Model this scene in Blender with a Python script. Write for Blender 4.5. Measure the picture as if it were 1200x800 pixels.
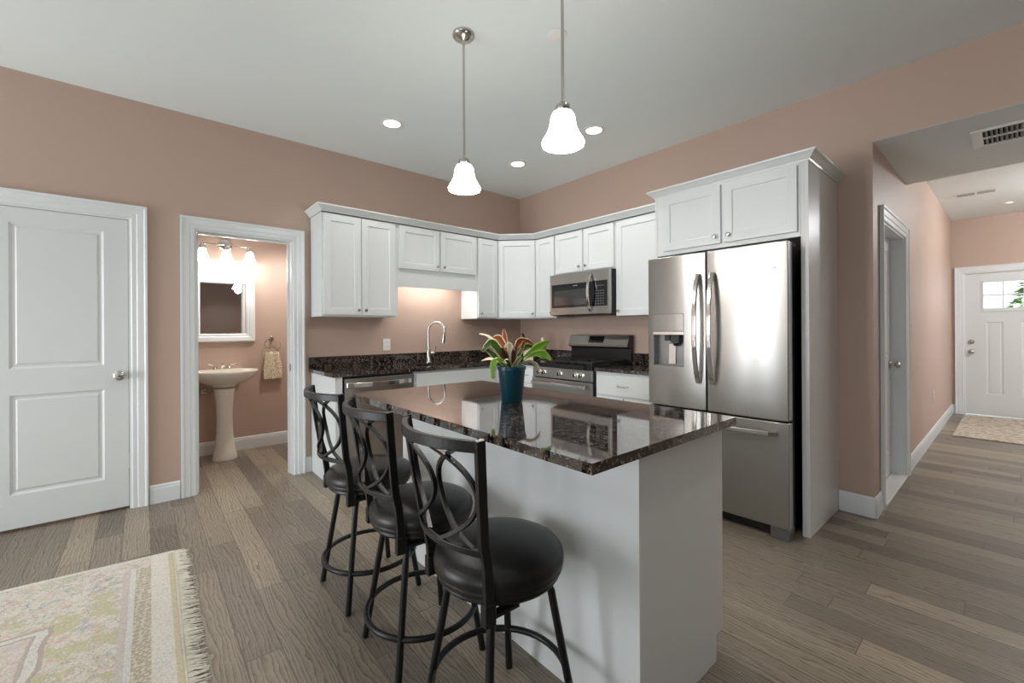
import bpy, math, random
from mathutils import Vector, Matrix
S = bpy.context.scene
for o in list(bpy.data.objects): bpy.data.objects.remove(o)
R = math.radians

# ------------------------------------------------------------ camera
YAW = R(49.37)
cd = bpy.data.cameras.new('camera'); cam = bpy.data.objects.new('camera', cd)
S.collection.objects.link(cam); S.camera = cam
cd.sensor_width = 36; cd.lens = 36*506/1200; cd.shift_y = -13.9/1200; cd.clip_start = .02
cam.matrix_world = (Matrix.Translation((0, 0, 1.25)) @ Matrix.Rotation(YAW-R(90), 4, 'Z')
                    @ Matrix.Rotation(R(90), 4, 'X') @ Matrix.Rotation(R(-0.33), 4, 'Z'))
S.view_settings.view_transform = 'Standard'; S.view_settings.look = 'None'
S.view_settings.gamma = 1; S.view_settings.use_curve_mapping = False
S.view_settings.exposure = 0.13

# ------------------------------------------------------------ world and lights
w = bpy.data.worlds.new('world'); S.world = w; w.use_nodes = True
bg = w.node_tree.nodes['Background']; bg.inputs[0].default_value = (.86, .93, 1, 1); bg.inputs[1].default_value = 2.2

def area(name, loc, rot, sx, sy, power, col=(1, 1, 1)):
    l = bpy.data.lights.new(name, 'AREA'); l.shape = 'RECTANGLE'; l.size = sx; l.size_y = sy
    l.energy = power; l.color = col
    o = bpy.data.objects.new(name, l); o.location = loc; o.rotation_euler = rot
    S.collection.objects.link(o); return o
def point(name, loc, power, col=(1, .96, .9), r=.04):
    l = bpy.data.lights.new(name, 'POINT'); l.energy = power; l.color = col; l.shadow_soft_size = r
    o = bpy.data.objects.new(name, l); o.location = loc; S.collection.objects.link(o); return o
def spot(name, loc, power, ang=120, col=(1, .96, .9), r=.06):
    l = bpy.data.lights.new(name, 'SPOT'); l.energy = power; l.color = col; l.shadow_soft_size = r
    l.spot_size = R(ang); l.spot_blend = .6
    o = bpy.data.objects.new(name, l); o.location = loc; S.collection.objects.link(o); return o

DAY = (.93, .97, 1)
XW = -3.6; YS = -7.5          # far walls of the great room
area('daylight_patio_door', (XW-.14, 3.08, 1.1), (0, R(-90), 0), 2.1, 1.6, 98, DAY)
area('added_side_window_light', (XW-.14, -1.2, 1.5), (0, R(-90), 0), 1.5, 2.2, 30, DAY)  # added fill light, behind a side window out of view
area('added_hall_window_light', (7.0, -1.95-.14, 1.45), (R(90), 0, 0), 1.5, 1.2, 14, DAY)  # added light for the hall, behind an invented window out of view

# ------------------------------------------------------------ materials
def mat(name, col=(.8, .8, .8), rough=.5, metal=0, spec=.5, **k):
    m = bpy.data.materials.new(name); m.use_nodes = True
    b = m.node_tree.nodes['Principled BSDF']
    b.inputs['Base Color'].default_value = (*col, 1); b.inputs['Roughness'].default_value = rough
    b.inputs['Metallic'].default_value = metal; b.inputs['Specular IOR Level'].default_value = spec
    for kk, v in k.items(): b.inputs[kk.replace('_', ' ')].default_value = v
    return m
def srgb(r, g, b):
    f = lambda c: (c/255/12.92 if c <= 10 else ((c/255+.055)/1.055)**2.4)
    return (f(r), f(g), f(b))
class NT:
    def __init__(s, m): s.t = m.node_tree; s.b = s.t.nodes['Principled BSDF']
    def n(s, typ, **k):
        x = s.t.nodes.new(typ)
        for a, v in k.items(): setattr(x, a, v)
        return x
    def l(s, a, b): s.t.links.new(a, b)
    def math(s, op, a, b=None, c=None):
        x = s.n('ShaderNodeMath', operation=op)
        for i, v in enumerate((a, b, c)):
            if v is None: continue
            if isinstance(v, (int, float)): x.inputs[i].default_value = v
            else: s.l(v, x.inputs[i])
        return x.outputs[0]
    def mix(s, f, a, b, mode='MIX'):
        x = s.n('ShaderNodeMix', data_type='RGBA', blend_type=mode)
        for i, v in ((0, f), (6, a), (7, b)):
            if isinstance(v, (int, float)): x.inputs[i].default_value = v
            elif isinstance(v, tuple): x.inputs[i].default_value = (*v, 1)
            else: s.l(v, x.inputs[i])
        return x.outputs[2]
    def ramp(s, f, stops, interp='LINEAR'):
        x = s.n('ShaderNodeValToRGB'); x.color_ramp.interpolation = interp
        e = x.color_ramp.elements
        while len(e) < len(stops): e.new(.5)
        for i, (p, c) in enumerate(stops): e[i].position = p; e[i].color = (*c, 1)
        s.l(f, x.inputs[0]); return x.outputs[0]
    def bump(s, h, strength=.2, dist=.002):
        x = s.n('ShaderNodeBump'); x.inputs['Strength'].default_value = strength; x.inputs['Distance'].default_value = dist
        s.l(h, x.inputs['Height']); s.l(x.outputs[0], s.b.inputs['Normal'])
    def noise(s, vec, scale, detail=3, rough=.5):
        x = s.n('ShaderNodeTexNoise'); x.inputs['Scale'].default_value = scale
        x.inputs['Detail'].default_value = detail; x.inputs['Roughness'].default_value = rough
        if vec is not None: s.l(vec, x.inputs['Vector'])
        return x
def coord(n, kind='Object'): return n.n('ShaderNodeTexCoord').outputs[kind]
def worldpos(n): return n.n('ShaderNodeNewGeometry').outputs['Position']

WALLC = srgb(194, 169, 154)
M = {}
def mk_wall(name, col, rough, bs=.05):
    m = mat(name, col, rough); n = NT(m)
    a = n.noise(worldpos(n), 260, 2); n.bump(a.outputs[0], bs, .001)
    return m
M['wall'] = mk_wall('wall_paint', WALLC, .5, .06)
M['ceiling'] = mk_wall('ceiling_paint', srgb(236, 243, 242), .8)
M['trim'] = mat('white_trim', srgb(232, 236, 237), .32)
M['door'] = mat('white_door', srgb(226, 230, 230), .38)
M['cab'] = mat('white_cabinet', srgb(228, 232, 232), .34)
M['cabgrey'] = mat('cabinet_side', srgb(225, 226, 224), .3)
M['granite'] = mat('granite', (.02, .015, .012), .045, 0, .75, Coat_Weight=.6, Coat_Roughness=.03)
n = NT(M['granite']); P = worldpos(n)
nz = n.noise(P, 150, 5, .7).outputs[0]
v1 = n.n('ShaderNodeTexVoronoi'); v1.inputs['Scale'].default_value = 150; n.l(P, v1.inputs['Vector'])
v2 = n.n('ShaderNodeTexVoronoi'); v2.inputs['Scale'].default_value = 75; n.l(P, v2.inputs['Vector'])
base = n.ramp(nz, [(.36, (.004, .004, .004)), (.46, (.028, .017, .011)), (.57, (.085, .054, .040)), (.70, (.16, .115, .088))])
sep = n.n('ShaderNodeSeparateColor'); n.l(v1.outputs['Color'], sep.inputs[0])
sp = n.ramp(sep.outputs[0], [(0, (0, 0, 0)), (.80, (0, 0, 0)), (.86, (1, 1, 1)), (1, (1, 1, 1))])
c1 = n.mix(sp, base, (.20, .18, .165))
sep2 = n.n('ShaderNodeSeparateColor'); n.l(v2.outputs['Color'], sep2.inputs[0])
sp2 = n.ramp(sep2.outputs[1], [(0, (0, 0, 0)), (.6, (0, 0, 0)), (.62, (1, 1, 1)), (1, (1, 1, 1))])
c2 = n.mix(sp2, c1, (.006, .006, .007))
n.l(c2, n.b.inputs['Base Color'])

def steel(name, col=(.44, .43, .41), rough=.30, axis='Z', aniso=.75):
    m = mat(name, col, rough, 1); n = NT(m); P = worldpos(n); n.b.inputs['Anisotropic'].default_value = aniso; n.b.inputs['Anisotropic Rotation'].default_value = .25
    tg = n.n('ShaderNodeTangent', direction_type='RADIAL', axis='Z'); n.l(tg.outputs[0], n.b.inputs['Tangent'])
    mp = n.n('ShaderNodeMapping'); n.l(P, mp.inputs[0])
    mp.inputs['Scale'].default_value = (3, 3, 600) if axis == 'Z' else (600, 600, 3)
    a = n.noise(mp.outputs[0], 1, 2).outputs[0]
    r = n.n('ShaderNodeMapRange'); n.l(a, r.inputs[0]); r.inputs[3].default_value = rough-.02; r.inputs[4].default_value = rough+.03
    return m
M['steel'] = steel('brushed_steel'); M['steeldark'] = steel('dark_steel_side', (.10, .10, .105), .4)
M['chrome'] = mat('chrome', (.8, .79, .77), .08, 1); M['nickel'] = mat('brushed_nickel', (.55, .53, .5), .22, 1)
M['handle'] = mat('polished_handle', (.62, .6, .58), .14, 1)
M['black'] = mat('black_metal', (.012, .012, .013), .38); M['blackgloss'] = mat('black_gloss', (.008, .008, .009), .06)
M['glassdark'] = mat('dark_oven_glass', (.03, .03, .032), .04, 0, .8)
M['iron'] = mat('cast_iron', (.015, .015, .015), .55)
M['stoolmetal'] = mat('stool_metal', (.010, .010, .011), .36, .2)
M['leather'] = mat('black_leather', (.010, .009, .009), .36, 0, .45); n = NT(M['leather'])
n.bump(n.noise(worldpos(n), 500, 2).outputs[0], .12, .001)
M['porcelain'] = mat('porcelain', srgb(238, 234, 222), .12)
M['mirror'] = mat('mirror', (.9, .9, .9), .01, 1)
M['plastic'] = mat('white_plastic', srgb(240, 240, 236), .3)
M['darkslot'] = mat('dark_slot', (.01, .01, .01), .8)
M['knifeblock'] = mat('cream_block', srgb(226, 208, 190), .4)
M['pot'] = mat('teal_pot', srgb(6, 62, 78), .3); n = NT(M['pot'])
vv = n.n('ShaderNodeTexVoronoi'); vv.inputs['Scale'].default_value = 90; n.l(worldpos(n), vv.inputs['Vector']); n.bump(vv.outputs[0], .25, .002)
M['soil'] = mat('soil', (.02, .013, .008), .9)
M['threshold'] = mat('marble_sill', srgb(235, 232, 228), .2)
M['dispenser'] = mat('dispenser_grey', (.25, .25, .25), .3, .7)
def emis(name, col, s):
    m = mat(name, col, .5); b = m.node_tree.nodes['Principled BSDF']
    b.inputs['Emission Color'].default_value = (*col, 1); b.inputs['Emission Strength'].default_value = s; return m
M['lamp'] = emis('lit_glass', (1, .965, .92), 22.0); M['lamp2'] = emis('lit_led', (1, .97, .93), 8.0)
M['lamp3'] = emis('lit_vanity_glass', (1, .96, .91), 2.6)

# glass pane for the windows: clear, slightly reflective
g = bpy.data.materials.new('window_glass'); g.use_nodes = True; t = g.node_tree; t.nodes.clear()
o_ = t.nodes.new('ShaderNodeOutputMaterial'); mx = t.nodes.new('ShaderNodeMixShader'); tr = t.nodes.new('ShaderNodeBsdfTransparent'); gl = t.nodes.new('ShaderNodeBsdfGlossy')
gl.inputs['Roughness'].default_value = .02; mx.inputs[0].default_value = .07
t.links.new(tr.outputs[0], mx.inputs[1]); t.links.new(gl.outputs[0], mx.inputs[2]); t.links.new(mx.outputs[0], o_.inputs[0]); M['glass'] = g

# floor planks running along Y
m = mat('grey_oak_planks', (.3, .27, .23), .42); M['floor'] = m; n = NT(m)
sx = n.n('ShaderNodeSeparateXYZ'); n.l(worldpos(n), sx.inputs[0]); X, Y = sx.outputs[0], sx.outputs[1]
PW, PL = .127, 1.15
rx = n.math('DIVIDE', n.math('ADD', X, 20.03), PW); row = n.math('FLOOR', rx); fx = n.math('FRACT', rx)
wn = n.n('ShaderNodeTexWhiteNoise', noise_dimensions='1D'); n.l(row, wn.inputs['W'])
ry = n.math('DIVIDE', n.math('ADD', n.math('ADD', Y, 30), n.math('MULTIPLY', wn.outputs['Value'], 3.7)), PL)
colr = n.math('FLOOR', ry); fy = n.math('FRACT', ry)
idv = n.n('ShaderNodeCombineXYZ'); n.l(row, idv.inputs[0]); n.l(colr, idv.inputs[1])
w2 = n.n('ShaderNodeTexWhiteNoise', noise_dimensions='2D'); n.l(idv.outputs[0], w2.inputs['Vector'])
gx = n.math('ADD', X, n.math('MULTIPLY', w2.outputs['Value'], 13.0))
gy = n.math('ADD', n.math('MULTIPLY', Y, .16), n.math('MULTIPLY', w2.outputs['Value'], 7.0))
gv = n.n('ShaderNodeCombineXYZ'); n.l(gx, gv.inputs[0]); n.l(gy, gv.inputs[1])
warp = n.noise(gv.outputs[0], 9, 2).outputs[0]
gx2 = n.math('ADD', gx, n.math('MULTIPLY', warp, .10))
gv2 = n.n('ShaderNodeCombineXYZ'); n.l(gx2, gv2.inputs[0]); n.l(gy, gv2.inputs[1])
wave = n.n('ShaderNodeTexWave', wave_type='BANDS', bands_direction='X', wave_profile='SAW'); n.l(gv2.outputs[0], wave.inputs['Vector'])
wave.inputs['Scale'].default_value = 20; wave.inputs['Distortion'].default_value = 9; wave.inputs['Detail'].default_value = 4; wave.inputs['Detail Scale'].default_value = 1.3
fine = n.noise(gv2.outputs[0], 170, 3, .6).outputs[0]
tone = n.ramp(w2.outputs['Value'], [(0, srgb(116, 106, 95)), (.35, srgb(132, 121, 108)), (.7, srgb(146, 134, 118)), (1, srgb(166, 152, 133))])
gr = n.math('ADD', n.math('MULTIPLY', wave.outputs['Fac'], .5), n.math('MULTIPLY', fine, .5))
dark = n.ramp(gr, [(.2, (.45, .43, .41)), (.38, (.8, .8, .79)), (.55, (1.0, 1.0, 1.0)), (.85, (1.18, 1.18, 1.16))])
cc = n.mix(1.0, tone, dark, 'MULTIPLY')
ex = n.math('MINIMUM', fx, n.math('SUBTRACT', 1.0, fx)); ey = n.math('MULTIPLY', n.math('MINIMUM', fy, n.math('SUBTRACT', 1.0, fy)), PL/PW)
ed = n.math('LESS_THAN', n.math('MINIMUM', ex, ey), .014)
cc = n.mix(ed, cc, srgb(92, 84, 76))
n.l(cc, n.b.inputs['Base Color'])
n.bump(n.math('SUBTRACT', n.math('MULTIPLY', gr, .4), n.math('MULTIPLY', ed, 1.0)), .35, .002)
rr = n.n('ShaderNodeMapRange'); n.l(gr, rr.inputs[0]); rr.inputs[3].default_value = .46; rr.inputs[4].default_value = .34; n.l(rr.outputs[0], n.b.inputs['Roughness'])

# ------------------------------------------------------------ mesh helpers
OFF = {}
class MB:
    def __init__(s): s.v = []; s.f = []
    def add(s, vs, fs):
        b = len(s.v); s.v += [tuple(v) for v in vs]; s.f += [tuple(b+i for i in f) for f in fs]; return s
    def box(s, x0, x1, y0, y1, z0, z1, T=None):
        vs = [Vector((x, y, z)) for z in (z0, z1) for y in (y0, y1) for x in (x0, x1)]
        if T: vs = [T @ v for v in vs]
        return s.add(vs, [(0, 2, 3, 1), (4, 5, 7, 6), (0, 1, 5, 4), (2, 6, 7, 3), (0, 4, 6, 2), (1, 3, 7, 5)])
    def prism(s, pts, z0, z1, T=None):       # polygon in xy extruded in z
        k = len(pts); vs = [Vector((x, y, z0)) for x, y in pts]+[Vector((x, y, z1)) for x, y in pts]
        if T: vs = [T @ v for v in vs]
        return s.add(vs, [tuple(range(k))[::-1], tuple(range(k, 2*k))]+[(i, (i+1) % k, k+(i+1) % k, k+i) for i in range(k)])
    def lathe(s, prof, c=(0, 0, 0), seg=32, T=None, sxy=(1, 1)):    # prof [(r,z)]
        vs = []; fs = []
        for r, z in prof:
            for i in range(seg):
                a = 2*math.pi*i/seg; vs.append(Vector((c[0]+r*math.cos(a)*sxy[0], c[1]+r*math.sin(a)*sxy[1], c[2]+z)))
        for j in range(len(prof)-1):
            for i in range(seg): fs.append((j*seg+i, j*seg+(i+1) % seg, (j+1)*seg+(i+1) % seg, (j+1)*seg+i))
        if prof[0][0] > 1e-6: fs.append(tuple(range(seg))[::-1])
        if prof[-1][0] > 1e-6: fs.append(tuple((len(prof)-1)*seg+i for i in range(seg)))
        if T: vs = [T @ v for v in vs]
        return s.add(vs, fs)
    def tube(s, pts, r, seg=10, closed=False, flat=None, up=None):  # r number or list; flat=(w,h) makes a rectangular bar
        pts = [Vector(p) for p in pts]; k = len(pts); rs = r if isinstance(r, (list, tuple)) else [r]*k
        vs = []; fs = []; prev = None
        for i, p in enumerate(pts):
            a = pts[(i-1) % k] if (closed or i > 0) else p; b = pts[(i+1) % k] if (closed or i < k-1) else p
            d = (b-a).normalized()
            if up is not None: u = Vector(up)
            elif prev is not None: u = prev
            else: u = Vector((0, 0, 1)) if abs(d.z) < .9 else Vector((1, 0, 0))
            n1 = (u-d*u.dot(d)).normalized(); n2 = d.cross(n1); prev = n1
            if flat:
                q = [n1*flat[1]/2+n2*flat[0]/2, n1*flat[1]/2-n2*flat[0]/2, -n1*flat[1]/2-n2*flat[0]/2, -n1*flat[1]/2+n2*flat[0]/2]
                vs += [p+x for x in q]; ns = 4
            else:
                ns = seg
                vs += [p+(n1*math.cos(2*math.pi*j/seg)+n2*math.sin(2*math.pi*j/seg))*rs[i] for j in range(seg)]
        for i in range(k if closed else k-1):
            for j in range(ns):
                a, b = i*ns, ((i+1) % k)*ns
                fs.append((a+j, a+(j+1) % ns, b+(j+1) % ns, b+j))
        if not closed: fs += [tuple(range(ns))[::-1], tuple((k-1)*ns+j for j in range(ns))]
        return s.add(vs, fs)
    def ball(s, c, r, sc=(1, 1, 1), seg=16, rings=10, T=None):
        return s.lathe([(r*math.sin(math.pi*j/rings)*1.0 if 0 < j < rings else 0, -r*sc[2]*math.cos(math.pi*j/rings)) for j in range(rings+1)], c, seg, T, (sc[0], sc[1]))
    def slab(s, P, u, nrm, w, h, t, panels=(), prof=((0, 0), (.003, -.007)), xs=(), front=None, bulge=0, holes=()):
        """board from corner P, width along u, up z, front facing nrm at distance t; panels are sunk rectangles"""
        P = Vector(P); u = Vector(u).normalized(); nn = Vector(nrm).normalized()
        zs = {0, h}; xx = {0, w} | set(xs)
        for a, b, c, d in tuple(panels)+tuple(holes): xx |= {a, b}; zs |= {c, d}
        xx = sorted({round(q, 5) for q in xx}); zs = sorted({round(q, 5) for q in zs})
        bf = lambda x: bulge*(1-(2*x/w-1)**2)
        W = lambda x, y, z: P+u*x+nn*(y+(bf(x) if y > 0 else 0))+Vector((0, 0, z))
        vs = []; fs = []; ix = {}
        def V(x, y, z):
            k = (round(x, 5), round(y, 5), round(z, 5))
            if k not in ix: ix[k] = len(vs); vs.append(W(x, y, z))
            return ix[k]
        for i in range(len(xx)-1):
            for j in range(len(zs)-1):
                x0, x1, z0, z1 = xx[i], xx[i+1], zs[j], zs[j+1]; cx, cz = (x0+x1)/2, (z0+z1)/2
                if any(a < cx < b and c < cz < d for a, b, c, d in tuple(panels)+tuple(holes)): continue
                fs.append((V(x0, t, z0), V(x1, t, z0), V(x1, t, z1), V(x0, t, z1)))
        for a, b, c, d in panels:
            ring = None
            for ins, dep in prof:
                q = [V(a+ins, t+dep, c+ins), V(b-ins, t+dep, c+ins), V(b-ins, t+dep, d-ins), V(a+ins, t+dep, d-ins)]
                if ring:
                    for k in range(4): fs.append((ring[k], ring[(k+1) % 4], q[(k+1) % 4], q[k]))
                ring = q
            fs.append(tuple(ring))
        for i in range(len(xx)-1):
            for z in (0, h): fs.append((V(xx[i], 0, z), V(xx[i], t, z), V(xx[i+1], t, z), V(xx[i+1], 0, z)))
        for j in range(len(zs)-1):
            for x in (0, w): fs.append((V(x, 0, zs[j]), V(x, 0, zs[j+1]), V(x, t, zs[j+1]), V(x, t, zs[j])))
        if not holes: fs.append((V(0, 0, 0), V(0, 0, h), V(w, 0, h), V(w, 0, 0)))
        return s.add(vs, fs)
    def build(s, name, m, parent=None, smooth=False, bevel=0, label=None, kind=None, loc=None, fixn=True):
        me = bpy.data.meshes.new(name)
        if parent is not None: off = OFF[parent.name]
        elif loc is not None: off = Vector(loc)
        else:
            a = [min(v[i] for v in s.v) for i in range(3)]; b = [max(v[i] for v in s.v) for i in range(3)]
            off = Vector(((a[0]+b[0])/2, (a[1]+b[1])/2, a[2]))
        me.from_pydata([tuple(Vector(v)-off) for v in s.v], [], s.f)
        if fixn:
            import bmesh
            bm = bmesh.new(); bm.from_mesh(me); bmesh.ops.recalc_face_normals(bm, faces=bm.faces); bm.to_mesh(me); bm.free()
        me.validate()
        me.materials.append(m if not isinstance(m, str) else M[m])
        o = bpy.data.objects.new(name, me); S.collection.objects.link(o)
        OFF[o.name] = off
        if parent is not None: o.parent = parent
        else: o.location = off
        if smooth:
            for p in me.polygons: p.use_smooth = True
            me.set_sharp_from_angle(angle=R(40))
        if bevel:
            bv = o.modifiers.new('bevel', 'BEVEL'); bv.width = bevel; bv.segments = 2; bv.limit_method = 'ANGLE'; bv.angle_limit = R(40)
        if label: o['label'] = label
        if kind: o['kind'] = kind
        return o
def thing(name, loc, label, cat, group=None):
    o = bpy.data.objects.new(name, None); S.collection.objects.link(o); o.location = loc; o.empty_display_size = .1
    OFF[o.name] = Vector(loc); tag(o, label, cat, group); return o
def tag(o, label, cat, group=None):
    o['label'] = label; o['category'] = cat
    if group: o['group'] = group
    return o
def struct(name, mb, m, parent=None, **k):
    o = mb.build(name, m, parent, **k)
    if parent is None: o['kind'] = 'structure'
    return o
def T_at(p, rz=0): return Matrix.Translation(Vector(p)) @ Matrix.Rotation(rz, 4, 'Z')

# ------------------------------------------------------------ setting
YL, XR, H = 4.085, 3.645, 2.9
WT = .12
XE = 8.94; YH = .605; HZ = 2.47; HC = 2.79; XS = 4.98; YHR = -1.95   # hallway
YB = 5.32                                                            # bathroom far wall
struct('floor', MB().box(XW-.2, XE+.3, YS-.2, YB+.2, -.08, 0), 'floor')
struct('ceiling', MB().box(XW-.2, XR+WT, YS-.2, YL+WT, H, H+.1), 'ceiling')
# left wall of the view (behind the sink run), with two door openings
D1 = (-.775, -.050, 2.06); D2 = (.305, 1.005, 2.04)
mb = MB()
mb.box(XW-.2, D1[0], YL, YL+WT, 0, H).box(D1[0], D1[1], YL, YL+WT, D1[2], H).box(D1[1], D2[0], YL, YL+WT, 0, H)
mb.box(D2[0], D2[1], YL, YL+WT, D2[2], H).box(D2[1], XR, YL, YL+WT, 0, H)
struct('wall_back', mb, 'wall')
# right wall + header over the hallway
mb = MB().box(XR, XR+WT, YH+.0, YL+WT, 0, H).box(XR, XR+WT, YHR, YH, HZ+.001, H).box(XR, XR+WT, YS-.2, YHR, 0, H)
struct('wall_right', mb, 'wall')
# west wall with patio door and an added side window
ops = [(2.2, 3.95, 0, 2.2), (-2.3, -.1, .75, 2.3)]
mb = MB(); y = YS-.2
for a, b, c, d in sorted(ops):
    mb.box(XW-WT, XW, y, a, 0, H); mb.box(XW-WT, XW, a, b, d, H)
    if c > 0: mb.box(XW-WT, XW, a, b, 0, c)
    y = b
mb.box(XW-WT, XW, y, YL, 0, H); struct('wall_left', mb, 'wall')
mb = MB().box(XW, XR, YS-WT, YS, 0, H)
struct('wall_rear', mb, 'wall')
def window(name, axis, c, a, b, z0, z1, nv):
    f = MB(); g = MB(); fw = .06
    def bx(m_, p, q, r, s_, d0, d1):
        if axis == 'X': m_.box(c+d0, c+d1, p, q, r, s_)
        else: m_.box(p, q, c+d0, c+d1, r, s_)
    d0, d1 = -.09, -.03
    bx(f, a, a+fw, z0, z1, d0, d1); bx(f, b-fw, b, z0, z1, d0, d1); bx(f, a+fw, b-fw, z0, z0+fw, d0, d1); bx(f, a+fw, b-fw, z1-fw, z1, d0, d1)
    for i in range(1, nv): x = a+(b-a)*i/nv; bx(f, x-.03, x+.03, z0+fw, z1-fw, d0, d1)
    bx(g, a+fw, b-fw, z0+fw, z1-fw, -.064, -.058)
    o = struct(name, f, 'trim'); struct('window_pane', g, 'glass', o)
    t = MB(); k = .09
    bx(t, a-k, a, z0-(k if z0 > 0 else 0), z1+k, .001, .02); bx(t, b, b+k, z0-(k if z0 > 0 else 0), z1+k, .001, .02); bx(t, a, b, z1, z1+k, .001, .02)
    if z0 > 0: bx(t, a, b, z0-k, z0, .001, .02)
    struct('window_trim', t, 'trim', o)
window('window_1', 'X', XW, 2.2, 3.95, 0, 2.2, 2)
window('window_added_side', 'X', XW, -2.3, -.1, .75, 2.3, 2)  # unseen window added to let in fill light
# hallway shell
hd = (3.925, 4.855, 2.0)
mb = MB().box(XR+WT, hd[0], YH, YH+WT, 0, HC+.1).box(hd[0], hd[1], YH, YH+WT, hd[2], HC+.1).box(hd[1], XE+.2, YH, YH+WT, 0, HC+.1)
struct('wall_hall_left', mb, 'wall')
fd = (-.445, .485, 2.02)
mb = MB().box(XE, XE+.16, fd[1], YH, 0, HC).box(XE, XE+.16, fd[0], fd[1], fd[2], HC).box(XE, XE+.16, YHR-.2, fd[0], 0, HC)
struct('wall_hall_front', mb, 'wall')
mb = MB().box(XR+WT, 6.25, YHR-WT, YHR, 0, HC).box(7.75, XE, YHR-WT, YHR, 0, HC).box(6.25, 7.75, YHR-WT, YHR, 0, .85).box(6.25, 7.75, YHR-WT, YHR, 2.05, HC)
struct('wall_hall_right', mb, 'wall')
window('window_added_hall', 'Y', YHR, 6.25, 7.75, .85, 2.05, 2)  # unseen window added to brighten the hallway
struct('ceiling_soffit', MB().box(XR+WT, XS, YHR, YH-.001, HZ, HC+.05).box(XR+.0005, XR+WT, YHR, YH-.001, HZ-.002, HZ), 'ceiling')
struct('ceiling_hall', MB().box(XS, XE+.2, YHR-.2, YH, HC, HC+.1), 'ceiling')
# bathroom shell
mb = MB().box(-.9, 2.0, YB, YB+WT, 0, 2.5); struct('wall_bathroom_back', mb, 'wall')
struct('wall_bathroom_left', MB().box(-.9-WT, -.9, YL+WT, YB+WT, 0, 2.5), 'wall')
struct('wall_bathroom_right', MB().box(1.9, 2.0, YL+WT, YB, 0, 2.5), 'wall')
struct('ceiling_bathroom', MB().box(-1.02, 2.0, YL+WT, YB+WT, 2.5, 2.58), 'ceiling')

# baseboards: profiled board along a line
def baseboard(name, p, q, nrm, h=.135):
    p, q, nn = Vector((*p, 0)), Vector((*q, 0)), Vector((*nrm, 0)); mb = MB()
    pr = [(0, .001), (.014, .001), (.014, h-.03), (.011, h-.022), (.011, h-.01), (.005, h), (0, h)]
    k = len(pr); vs = [p+nn*(a+.001)+Vector((0, 0, z)) for a, z in pr]+[q+nn*(a+.001)+Vector((0, 0, z)) for a, z in pr]
    mb.add(vs, [tuple(range(k)), tuple(range(k, 2*k))[::-1]]+[(i, (i+1) % k, k+(i+1) % k, k+i) for i in range(k)])
    return struct(name, mb, 'trim')
CW = .09
baseboard('baseboard_back', (D1[1]+CW, YL), (D2[0]-CW, YL), (0, -1))
baseboard('baseboard_cabinet', (D2[1]+CW, YL), (1.143, YL), (0, -1))
baseboard('baseboard_left', (XW, YL), (D1[0]-CW, YL), (0, -1))
baseboard('baseboard_right', (XR, YH-.015), (XR, .793), (-1, 0))
baseboard('baseboard_hall_corner', (XR-.015, YH), (hd[0]-CW, YH), (0, -1))
baseboard('baseboard_hall', (hd[1]+CW, YH), (XE, YH), (0, -1))
baseboard('baseboard_front', (XE, fd[1]+CW), (XE, YH-.016), (-1, 0))
baseboard('baseboard_bathroom', (-.9, YB), (1.9, YB), (0, -1))

# casing: moulded frame around an opening in a wall plane
def casing(name, o, u, nrm, a, b, h, jd, parent=None, cw=CW):
    """o: wall plane origin, u: along wall, nrm: out of the wall; a,b opening; jd jamb depth into wall"""
    O, u, nn = Vector(o), Vector(u), Vector(nrm); mb = MB(); Z = Vector((0, 0, 1))
    pr = [(0, .002), (0, .010), (.006, .014), (.03, .014), (.036, .018), (.07, .020), (.078, .026), (cw, .026), (cw, .002)]
    r = .006
    path = [(a+r, .001, -1, 0), (a+r, h-r, -1, 1), (b-r, h-r, 1, 1), (b-r, .001, 1, 0)]
    vs = []; k = len(pr)
    for x, z, dx, dz in path:
        for s_, d in pr: vs.append(O+u*(x+dx*s_)+Z*(z+dz*s_)+nn*d)
    fs = []
    for i in range(3):
        for j in range(k): fs.append((i*k+j, i*k+(j+1) % k, (i+1)*k+(j+1) % k, (i+1)*k+j))
    fs += [tuple(range(k)), tuple(3*k+j for j in range(k))]
    mb.add(vs, fs)
    def bx(x0, x1, z0, z1):
        q = [O+u*x+Z*z+nn*d for d in (-jd, .002) for z in (z0, z1) for x in (x0, x1)]
        mb.add(q, [(0, 2, 3, 1), (4, 5, 7, 6), (0, 1, 5, 4), (2, 6, 7, 3), (0, 4, 6, 2), (1, 3, 7, 5)])
    bx(a+.001, a+.018, .001, h-.018); bx(b-.018, b-.001, .001, h-.018); bx(a+.001, b-.001, h-.018, h-.001)
    return struct(name, mb, 'trim', parent)
casing('trim_1', (0, YL, 0), (1, 0, 0), (0, -1, 0), D1[0], D1[1], D1[2], WT)
tb = casing('trim_2', (0, YL, 0), (1, 0, 0), (0, -1, 0), D2[0], D2[1], D2[2], WT)
MB().box(D2[1]-.0205, D2[1]-.0175, YL+.02, YL+.06, .90, .965).build('strike_plate', 'nickel', tb, label='small metal strike plate')
MB().box(D2[0]+.018, D2[0]+.03, YL+.05, YL+.09, .001, D2[2]-.03).box(D2[1]-.03, D2[1]-.018, YL+.066, YL+.1, .001, D2[2]-.03).box(D2[0]+.03, D2[1]-.03, YL+.05, YL+.09, D2[2]-.03, D2[2]-.019).build('door_stop', 'trim', tb)
casing('trim_3', (0, YH, 0), (1, 0, 0), (0, -1, 0), hd[0], hd[1], hd[2]+.005, WT)
casing('trim_4', (XE, 0, 0), (0, 1, 0), (-1, 0, 0), fd[0], fd[1], fd[2], .1)
MPROF = ((0, 0), (.006, -.004), (.014, -.008), (.026, -.008), (.034, -.003))
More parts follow.
